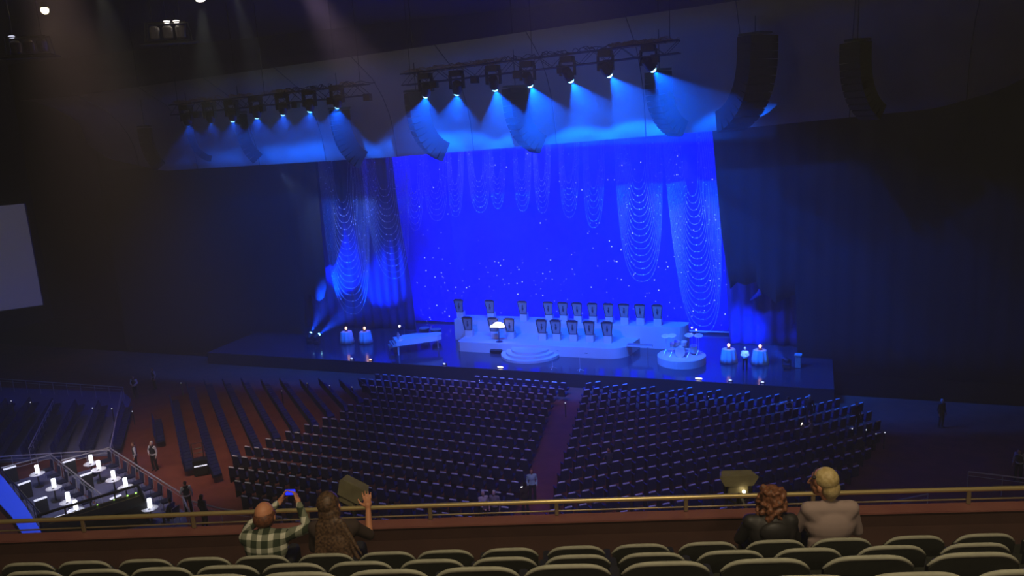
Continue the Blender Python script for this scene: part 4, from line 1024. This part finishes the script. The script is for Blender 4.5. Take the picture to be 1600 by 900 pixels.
def head_mesh(m, c, fdir, up, k=1.0):
    f = fdir.normalized(); u = (up - f * up.dot(f)).normalized(); x = f.cross(u); rot = Matrix((x, f, u)).transposed()
    L = lambda a, b, c_: c + rot @ Vector((a, b, c_)) * k
    m.ball(L(0, -.01, .03), (.075 * k, .092 * k, .088 * k), 16, rot); m.ball(L(0, .02, -.03), (.062 * k, .072 * k, .082 * k), 14, rot)
    m.ball(L(0, .055, -.085), (.034 * k, .03 * k, .025 * k), 10, rot)
    m.capsule(L(0, .088, .015), L(0, .108, -.022), .009 * k, .014 * k, 8)
    for s_ in (-1, 1): m.ball(L(.076 * s_, -.008, -.012), (.011 * k, .02 * k, .032 * k), 8, rot)
    m.ball(L(0, .088, -.055), (.024 * k, .009 * k, .009 * k), 8, rot)
    return L, rot
def face_marks(L, rot, root, k=1.0):
    mb = MB(); 
    for s_ in (-1, 1): mb.ball(L(.03 * s_, .083, .012), (.012 * k, .008 * k, .007 * k), 8, rot)
    mb.build('eyes', M['frame'], root)
HK = [1.0]
class HM(MB):
    def __init__(s, k): super().__init__(); s.k = k
    def ball(s, c, r, n=10, rot=None):
        r = r if isinstance(r, (tuple, list)) else (r, r, r); return super().ball(c, [q * s.k for q in r], n, rot)
    def capsule(s, a, b, ra, rb, n=12): return super().capsule(a, b, ra * s.k, rb * s.k, n)
def human(loc, rz, J, sk, top, leg, label, cat='person', group=None, hair=None, hairfn=None, sleeve='long', vest=None, k=1.0, vox=.011, face=True, fr=.0085, curlL=.5, curlR=.5, handL=None, handR=None, hdir=None, hup=None, broad=1.0, female=False):
    """J: joints in local space: hip, chest, neck, head, shL, elL, wrL, shR, elR, wrR, knL, anL, knR, anR"""
    root = empty('person', loc, rz, label, 'person', group); root.scale = (k, k, k)
    J = {a: Vector(b) for a, b in J.items()}; hipc, ch, nk, hd_ = J['hip'], J['chest'], J['neck'], J['head']
    hdir = Vector(hdir) if hdir else Vector((0, 1, -.05)); hup = Vector(hup) if hup else (hd_ - nk).normalized()
    up = (nk - hipc).normalized(); xx = (J['shR'] - J['shL']).normalized(); fw = up.cross(xx) * -1; fw = xx.cross(up) * -1 if (xx.cross(up)).y < 0 else xx.cross(up)
    R_ = Matrix((xx, fw, up)).transposed()
    def torso(m, g, low=True):
        m.ball(ch + up * .05, ((.165 * broad + g), .105 + g, .17 + g), 18, R_); m.ball(hipc.lerp(ch, .5), (.140 * broad + g, .10 + g, .17 + g), 16, R_)
        m.capsule(J['shL'], J['shR'], .058 + g, .058 + g, 12); m.capsule(ch + up * .12, nk, .09 + g, .052 + g * .6, 12)
        m.capsule(J['shL'], ch, .06 + g, .09 + g, 10); m.capsule(J['shR'], ch, .06 + g, .09 + g, 10)
        if low: m.ball(hipc + up * .03, (.165 * broad ** .5 + g, .115 + g, .13 + g), 16, R_)
    b = MB(); torso(b, 0); b.capsule(nk - up * .03, hd_ - hup * .03, .052, .05, 12); L, hr = head_mesh(b, hd_, hdir, hup, HK[0])
    for s_, S in (('L', -1), ('R', 1)):
        b.capsule(J['sh' + s_], J['el' + s_], .048, .038, 12); b.capsule(J['el' + s_], J['wr' + s_], .038, .026, 12)
        hpt = hipc + xx * S * .09; b.capsule(hpt, J['kn' + s_], .078, .052, 12); b.capsule(J['kn' + s_], J['an' + s_], .052, .036, 12)
        b.capsule(J['an' + s_] + V3(0, -.02, -.03), J['an' + s_] + V3(0, .15, -.05), .036, .028, 10)
        dv = (J['wr' + s_] - J['el' + s_]).normalized(); hh = (handL if s_ == 'L' else handR)
        dirv, pn, sd = hh if hh else (dv, Vector((-S, 0, 0)) if abs(dv.z) > .5 else Vector((0, 0, -1)), 1)
        cands = []
        hand(b, J['wr' + s_], Vector(dirv), Vector(pn), sd if hh else (1 if Vector(dirv).normalized().cross(Vector(pn)).y >= 0 else -1), curlL if s_ == 'L' else curlR, 1.0, fr)
    remesh(b, vox, 3, sk, 'body', root)
    # clothing
    c = MB(); torso(c, .016, True)
    for s_ in 'LR':
        e = J['el' + s_]; w_ = J['wr' + s_]; c.capsule(J['sh' + s_], e if sleeve == 'long' else J['sh' + s_].lerp(e, .62), .064, .052, 12)
        if sleeve == 'long': c.capsule(e, e.lerp(w_, .93), .052, .037, 12)
        elif sleeve == 'half': c.capsule(J['sh' + s_], e, .064, .054, 12)
    remesh(c, max(vox, .011), 12, top, 'shirt' if top not in (M['blk_jacket'], M['denim']) else 'jacket', root)
    t = MB(); t.ball(hipc, (.178, .13, .13), 16, R_)
    for s_, S in (('L', -1), ('R', 1)):
        hpt = hipc + xx * S * .09; t.capsule(hpt, J['kn' + s_], .098, .07, 12); t.capsule(J['kn' + s_], J['an' + s_] + V3(0, 0, .02), .07, .056, 12)
    remesh(t, max(vox, .012), 3, leg, 'trousers', root)
    for s_ in 'LR':
        q = MB(); a_ = J['an' + s_]; q.capsule(a_ + V3(0, -.03, -.035), a_ + V3(0, .16, -.05), .045, .036, 10); q.build('shoe', M['frame'], root, True)
    if vest:
        v = MB(); v.ball(ch + up * .04, (.19 * broad, .13, .19), 18, R_); v.ball(hipc.lerp(ch, .5), (.165 * broad, .128, .19), 16, R_); v.capsule(J['shL'] * .72 + J['shR'] * .28 + up * .02, J['shR'] * .72 + J['shL'] * .28 + up * .02, .078, .078, 10)
        remesh(v, .012, 3, vest, 'waistcoat', root)
    if hair:
        h = HM(HK[0]); (hairfn or hair_short)(h, L, hr); remesh(h, .009, 3, hair, 'hair', root)
    if face: face_marks(L, hr, root)
    return root, L, hr, J
def hair_short(h, L, hr): h.ball(L(0, -.03, .045), (.081, .088, .085), 16, hr); h.ball(L(0, -.055, -.01), (.074, .062, .07), 14, hr)
def hair_bald(h, L, hr): h.ball(L(0, -.045, -.012), (.080, .062, .05), 14, hr)
def hair_bob(h, L, hr):
    h.ball(L(0, -.025, .04), (.088, .100, .092), 16, hr); h.ball(L(0, -.045, -.04), (.090, .080, .090), 16, hr); h.ball(L(0, -.045, -.10), (.080, .06, .05), 14, hr)
STAND = dict(hip=(0, 0, .94), chest=(0, 0, 1.22), neck=(0, -.01, 1.46), head=(0, .015, 1.61), shL=(-.175, -.01, 1.40), shR=(.175, -.01, 1.40), elL=(-.24, -.04, 1.13), elR=(.24, -.04, 1.13), wrL=(-.25, .05, .89), wrR=(.25, .05, .89), knL=(-.11, .02, .50), anL=(-.12, -.03, .09), knR=(.11, .02, .50), anR=(.12, -.03, .09))
SIT = dict(hip=(0, 0, .55), chest=(0, -.02, .82), neck=(0, -.01, 1.06), head=(0, .03, 1.21), shL=(-.175, -.01, 1.00), shR=(.175, -.01, 1.00), elL=(-.22, .08, .75), elR=(.22, .08, .75), wrL=(-.12, .30, .70), wrR=(.12, .30, .70), knL=(-.12, .43, .53), anL=(-.13, .42, .10), knR=(.12, .43, .53), anR=(.13, .42, .10))
def mod(J, **kw): d = dict(J); d.update(kw); return d
def ft(px, py, dz=0): P = onf(px, py); P.z += dz; return P
face_cam = lambda P: math.atan2(P.x, -P.y) if False else math.atan2(-P.y, -P.x) - math.pi / 2
def P_(px, py, J, rz, sk, top, leg, label, **kw):
    P = onf(px, py); return human(P, rz, J, sk, top, leg, label, vox=.016, fr=.012, **kw)
folded = dict(elL=(-.25, .02, 1.14), wrL=(-.07, .22, 1.08), elR=(.25, .02, 1.14), wrR=(.07, .22, 1.06))
behind = dict(elL=(-.27, -.05, 1.15), wrL=(-.10, -.17, .98), elR=(.27, -.05, 1.15), wrR=(.10, -.17, .98))
onhip = dict(elR=(.34, -.06, 1.16), wrR=(.19, .10, 1.02))
P_(215, 736, STAND, 2.0, M['skin2'], M['shirt_w'], M['trousers'], 'usher in white shirt and black waistcoat standing at the carpet edge, nearer the railing', vest=M['vest'], hair=M['hair_au'], group='ushers')
P_(243, 735, mod(STAND, **onhip), math.pi - .3, M['skinp'], M['shirt_w'], M['trousers'], 'usher in black waistcoat with one hand on the hip on the red carpet', vest=M['vest'], hair=M['hair_wh'], group='ushers', broad=1.08)
P_(213, 622, mod(STAND, **folded), math.pi, M['skin'], M['shirt_w'], M['trousers'], 'distant usher with white sleeves folded in front at the far end of the carpet', vest=M['vest'], hair=M['hair_bk'], group='ushers')
P_(243, 608, STAND, 2.4, M['skin'], M['shirt_w'], M['trousers'], 'distant usher right of the one with folded arms', vest=M['vest'], hair=M['hair_bk'], group='ushers')
P_(296, 803, mod(STAND, elL=(-.27, .0, 1.15), wrL=(-.16, .22, 1.0)), .5, M['skinp'], M['shirt_w'], M['trousers'], 'usher seen from behind in white sleeves beside the end of the table boxes', vest=M['vest'], hair=M['hair_dk'], group='ushers')
P_(322, 826, STAND, -.5, M['skin'], M['navy'], M['trousers'], 'person in a dark blue top behind the railing right of the usher with white sleeves', hair=M['hair_bk'], hairfn=hair_bob)
P = onf(272, 822); human(P + V3(0, 0, .09), 1.2, SIT, M['skin'], M['navy'], M['trousers'], 'person in dark clothes seated at the front corner of the table box', vox=.016, fr=.012, hair=M['hair_bk'])
cb = box_chair(P + V3(0, 0, .07), 1.2, 'dark chair under the person seated at the front corner of the box')
P_(833, 785, mod(STAND, wrL=(-.22, .10, .90), wrR=(.22, .10, .90)), math.pi + .1, M['skin2'], M['denim'], M['trousers'], 'man in a pale denim jacket standing in the centre aisle facing the balcony', hair=M['hair_au'])
mb = MB(); P = onf(833, 785)
P_(822, 806, mod(STAND, elR=(.2, .12, 1.12), wrR=(.05, .30, 1.15)), .5, M['skin'], M['dk_top'], M['trousers'], 'person in dark clothes holding a lit phone in the centre aisle', hair=M['hair_bk'], hairfn=hair_bob)
o = MB().box((0, 0, 0), (.08, .012, .15)).build('phone', M['pwhite']); 
PP = onf(822, 806); q = rotz(.5) @ Vector((.05, .38, 1.24)); o.location = PP + q; o.rotation_euler = (.4, 0, .5); tag(o, 'small lit phone held up in the centre aisle', 'phone')
P_(758, 822, mod(STAND, elR=(.2, .08, 1.14), wrR=(.08, .25, 1.02)), .35 + math.pi, M['skinp'], M['cream'], M['trousers'], 'white-haired person in cream holding papers below the balcony rail', hair=M['hair_wh'])
P_(775, 821, STAND, -.3 + math.pi, M['skinp'], M['greyj'], M['trousers'], 'white-haired person in a grey cardigan beside the one holding papers', hair=M['hair_wh'])
PP = onf(758, 822); o = MB().box((0, 0, 0), (.22, .01, .29)).build('papers', M['cream']); o.location = PP + rotz(.35 + math.pi) @ Vector((.04, .34, 1.08)); o.rotation_euler = (.5, 0, .35); tag(o, 'pale papers held by the white-haired person in cream', 'papers')
P = onf(952, 738); human(P, angR, mod(SIT, elL=(-.27, .05, .75)), M['skin2'], M['navy'], M['trousers'], 'short-haired man in a dark t-shirt sitting alone in the right centre block', vox=.016, fr=.012, hair=M['hair_au'], hairfn=hair_bald, sleeve='short')
P_(1232, 662, mod(STAND, elL=(-.36, .10, 1.28), wrL=(-.58, .20, 1.16), hip=(0, -.06, .93), neck=(0, .05, 1.44), head=(0, .1, 1.58)), .1, M['skin'], M['shirt_w'], M['trousers'], 'usher reaching out a white-sleeved arm among the right side seats', vest=M['vest'], hair=M['hair_bk'], group='ushers')
P_(1264, 660, STAND, math.pi - .4, M['skin'], M['dk_top'], M['trousers'], 'dim person standing right of the usher with the outstretched arm', hair=M['hair_wh'])
P = onf(1266, 690); human(P, .9, mod(SIT, elL=(-.22, .15, .82), wrL=(-.16, .34, .98)), M['skinp'], M['greyj'], M['trousers'], 'person in a greyish top crouched with a glowing phone among the right seats', vox=.016, fr=.012, hair=M['hair_dk'])
o = MB().box((0, 0, 0), (.09, .014, .16)).build('phone', M['pwhite']); o.location = P + rotz(.9) @ Vector((-.15, .44, 1.02)); o.rotation_euler = (.4, 0, .9); tag(o, 'bright phone held by the crouched person among the right seats', 'phone')
P_(1337, 672, STAND, math.pi, M['skin'], M['dk_top'], M['trousers'], 'barely lit person standing right of the crouched person', hair=M['hair_bk'])
P_(1470, 668, STAND, math.pi + .3, M['skin'], M['dk_top'], M['trousers'], 'very dim distant person at the right, only the head showing', hair=M['hair_wh'])
P_(1590, 752, mod(STAND, elL=(-.27, .04, 1.12), wrL=(-.24, .02, .88), hip=(0, -.05, .93), neck=(0, .06, 1.43), head=(0, .12, 1.57)), 2.2, M['skinp'], M['shirt_w'], M['trousers'], 'usher in white shirt and black waistcoat at the far right edge beside the thin rail', vest=M['vest'], hair=M['hair_dk'], group='ushers')
s_, u_ = su(1164, 580); P = W(s_, u_, .004); human(P, math.pi + YAW, mod(STAND, **folded), M['skinp'], M['shirt_w'], M['trousers'], 'person in a white shirt lit bright blue between two cocktail tables', vox=.016, fr=.012, hair=M['hair_wh'])
spot('figure_light', P + Vector((-.6, -3, 5)), P + V3(0, 0, 1.5), 2600, (.25, .5, 1), 10, .5, .05)

# balcony people
HK[0] = 1.2
def BP(px, row=0, dx=.36):
    hor, z = rows_b[row]; d = ray(px, 850); t = (hor + dx) / d.dot(by); P = CAM + d * t
    return BW(P.dot(bx), hor + dx, z - .93)
def bal(px, J, sk, top, label, rz=0, **kw):
    P = BP(px); return (P,) + human(P, bang + rz, J, sk, top, M['trousers'], label, vox=.007, **kw)
# man in plaid, leaning forward, phone held up in both hands
Jp = mod(SIT, hip=(0, .02, .52), chest=(.01, .04, .74), neck=(-.01, .10, .93), head=(-.015, .17, 1.045), shL=(-.18, .07, .875), shR=(.18, .07, .885), elL=(-.27, .34, .84), wrL=(.015, .50, 1.02), elR=(.345, .28, .84), wrR=(.215, .47, 1.02))
P, r, L, hr, J = bal(411, Jp, M['skin2'], M['plaid'], 'balding man in a green and cream plaid shirt holding up a phone', hair=M['hair_au'], hairfn=lambda h, L, hr: (h.ball(L(0, -.042, -.008), (.085, .076, .072), 16, hr), h.ball(L(.052, -.0, .01), (.034, .06, .045), 10, hr), h.ball(L(-.052, -.0, .01), (.034, .06, .045), 10, hr)),
    curlL=.9, curlR=.9, handL=((.35, .5, .6), (.9, .1, -.2), 1), handR=((-.35, .5, .6), (-.9, .1, -.2), -1), broad=1.2)
o = MB(); o.box((0, 0, 0), (.125, .010, .07), bevel=.004); ph = o.build('phone', M['phone']); ph.parent = None
ph.location = P + rotz(bang) @ Vector((.115, .56, 1.095)); ph.rotation_euler = (0, 0, bang); tag(ph, 'phone with a glowing blue screen held by the man in plaid', 'phone')
sc2 = MB().box((0, -.0065, 0), (.105, .002, .06)).build('screen', M['pscreen'], ph)
# woman with long dark hair, right arm raised
def hair_long(h, L, hr):
    hair_bob(h, L, hr); h.ball(L(0, -.080, -.18), (.125, .065, .16), 16, hr); h.ball(L(.02, -.115, -.30), (.150, .05, .14), 16, hr)
    for q in range(22): x_ = -.16 + .35 * q / 21; h.capsule(L(x_ * .5, -.10, -.10), L(x_ * 1.1 + .01, -.15 - .012 * (q % 2), -.40 - .04 * math.sin(q * 2.3)), .03, .009, 8)
Jw = mod(SIT, chest=(.0, .0, .80), neck=(.0, .03, 1.03), head=(-.02, .06, 1.18), shR=(.185, .03, .98), elR=(.30, .16, .82), wrR=(.285, .27, 1.04), shL=(-.17, .03, .98))
bal(522, Jw, M['skin2'], M['dk_top'], 'woman with long dark brown hair raising her right hand', hair=M['hair_dk'], hairfn=hair_long, sleeve='half', curlR=.7, handR=((-.05, .15, 1), (-.2, .9, 0), 1), broad=1.0)
def hair_curly(h, L, hr):
    hair_bob(h, L, hr); rnd = random.Random(3)
    for _ in range(110):
        a = rnd.uniform(0, 6.28); z = rnd.uniform(-.15, .12); rr_ = .082 * math.sqrt(max(.1, 1 - (max(z, 0) / .14) ** 2)) + .012
        y = -.03 + rr_ * 1.05 * math.sin(a)
        if y > .05 and z < .06: continue
        h.ball(L(rr_ * 1.08 * math.cos(a), y, z), rnd.uniform(.014, .024), 6)
Jc = mod(SIT, chest=(.02, .0, .76), neck=(.02, .05, .95), head=(.03, .10, 1.075), shL=(-.17, .03, .90), shR=(.19, .03, .90), elL=(-.25, .12, .68), elR=(.27, .12, .68), hip=(0, .0, .52))
P, r, L, hr, J = bal(1203, Jc, M['skinp'], M['blk_jacket'], 'woman with reddish-brown curly hair in a black hooded jacket', hair=M['hair_red'], hairfn=hair_curly, broad=1.22)
h = MB(); h.ball((.02, -.10, .86), (.14, .06, .10), 16); h.ball((.02, -.11, .78), (.09, .045, .09), 14); remesh(h, .009, 3, M['blk_jacket'], 'hood', r)
Jg = mod(SIT, chest=(.02, .0, .82), neck=(.01, .02, 1.10), head=(-.045, .04, 1.255), shL=(-.175, .0, 1.02), shR=(.20, .0, 1.02), elL=(-.25, .10, .78), elR=(.29, .06, .76))
P, r, L, hr, J = bal(1293, Jg, M['skin2'], M['grey_top'], 'blonde woman in a pinkish grey top turning her head to the left', hair=M['hair_bl'],
    hairfn=lambda h, L, hr: (h.ball(L(0, -.035, .045), (.086, .092, .090), 16, hr), h.ball(L(0, -.06, -.03), (.078, .068, .085), 16, hr), h.ball(L(0, -.055, -.095), (.05, .04, .05), 12, hr)), hdir=(-.75, .66, -.05), broad=1.28)
mb = MB(); c_ = hr @ Vector((1, 0, 0))
for k_ in (-1, 1): mb.ball(L(.062 * k_, .03, .075), (.02, .02, .014), 8, hr)
mb.tube([L(.062 * math.cos(a_), .03 + .01 * math.sin(a_), .075 + .062 * math.sin(a_) * .6) for a_ in [math.pi * i / 10 for i in range(11)]], .005, 6); mb.build('sunglasses', M['frame'], r)
mb = MB(); pts = [Vector((.02 + .205 * 1.02 * math.sin(t), -.118 * math.cos(t) - .012, .66 + .018 * math.sin(3 * t))) for t in [-1.3 + 2.6 * i / 14 for i in range(15)]]
mb.tube(pts, .008, 6); mb.build('top_hem', M['grey_top'], r, True)

# ------------------------------------------------------------------ haze in the hall
def haze(dens, box=((-57.5, -60), (57.5, 14.9), -1.9, 26.9)):
    H = bpy.data.materials.new('thin_haze'); H.use_nodes = True; nt = H.node_tree; nt.nodes.clear()
    o = nt.nodes.new('ShaderNodeOutputMaterial'); v = nt.nodes.new('ShaderNodeVolumeScatter'); v.inputs['Density'].default_value = dens; v.inputs['Anisotropy'].default_value = .3
    v.inputs['Color'].default_value = (.9, .92, 1, 1); nt.links.new(v.outputs[0], o.inputs['Volume'])
    mb = MB(); (a_, b_), (c_, d_), e_, f_ = box; mb.prism([(a_, b_), (c_, b_), (c_, d_), (a_, d_)], e_, f_, lambda x, y, z: W(x, y, z))
    return tag(mb.build('haze', H), kind='stuff')
hz = haze(.0065); tag(hz, 'thin theatrical haze filling the hall', 'haze')

hz = haze(.02, ((-20, -10.6), (24, -.8), 16.1, 22.4)); tag(hz, 'added denser haze box under the two lighting trusses, strengthening the beams', 'haze')  # extra volume added to make the truss beams show more strongly
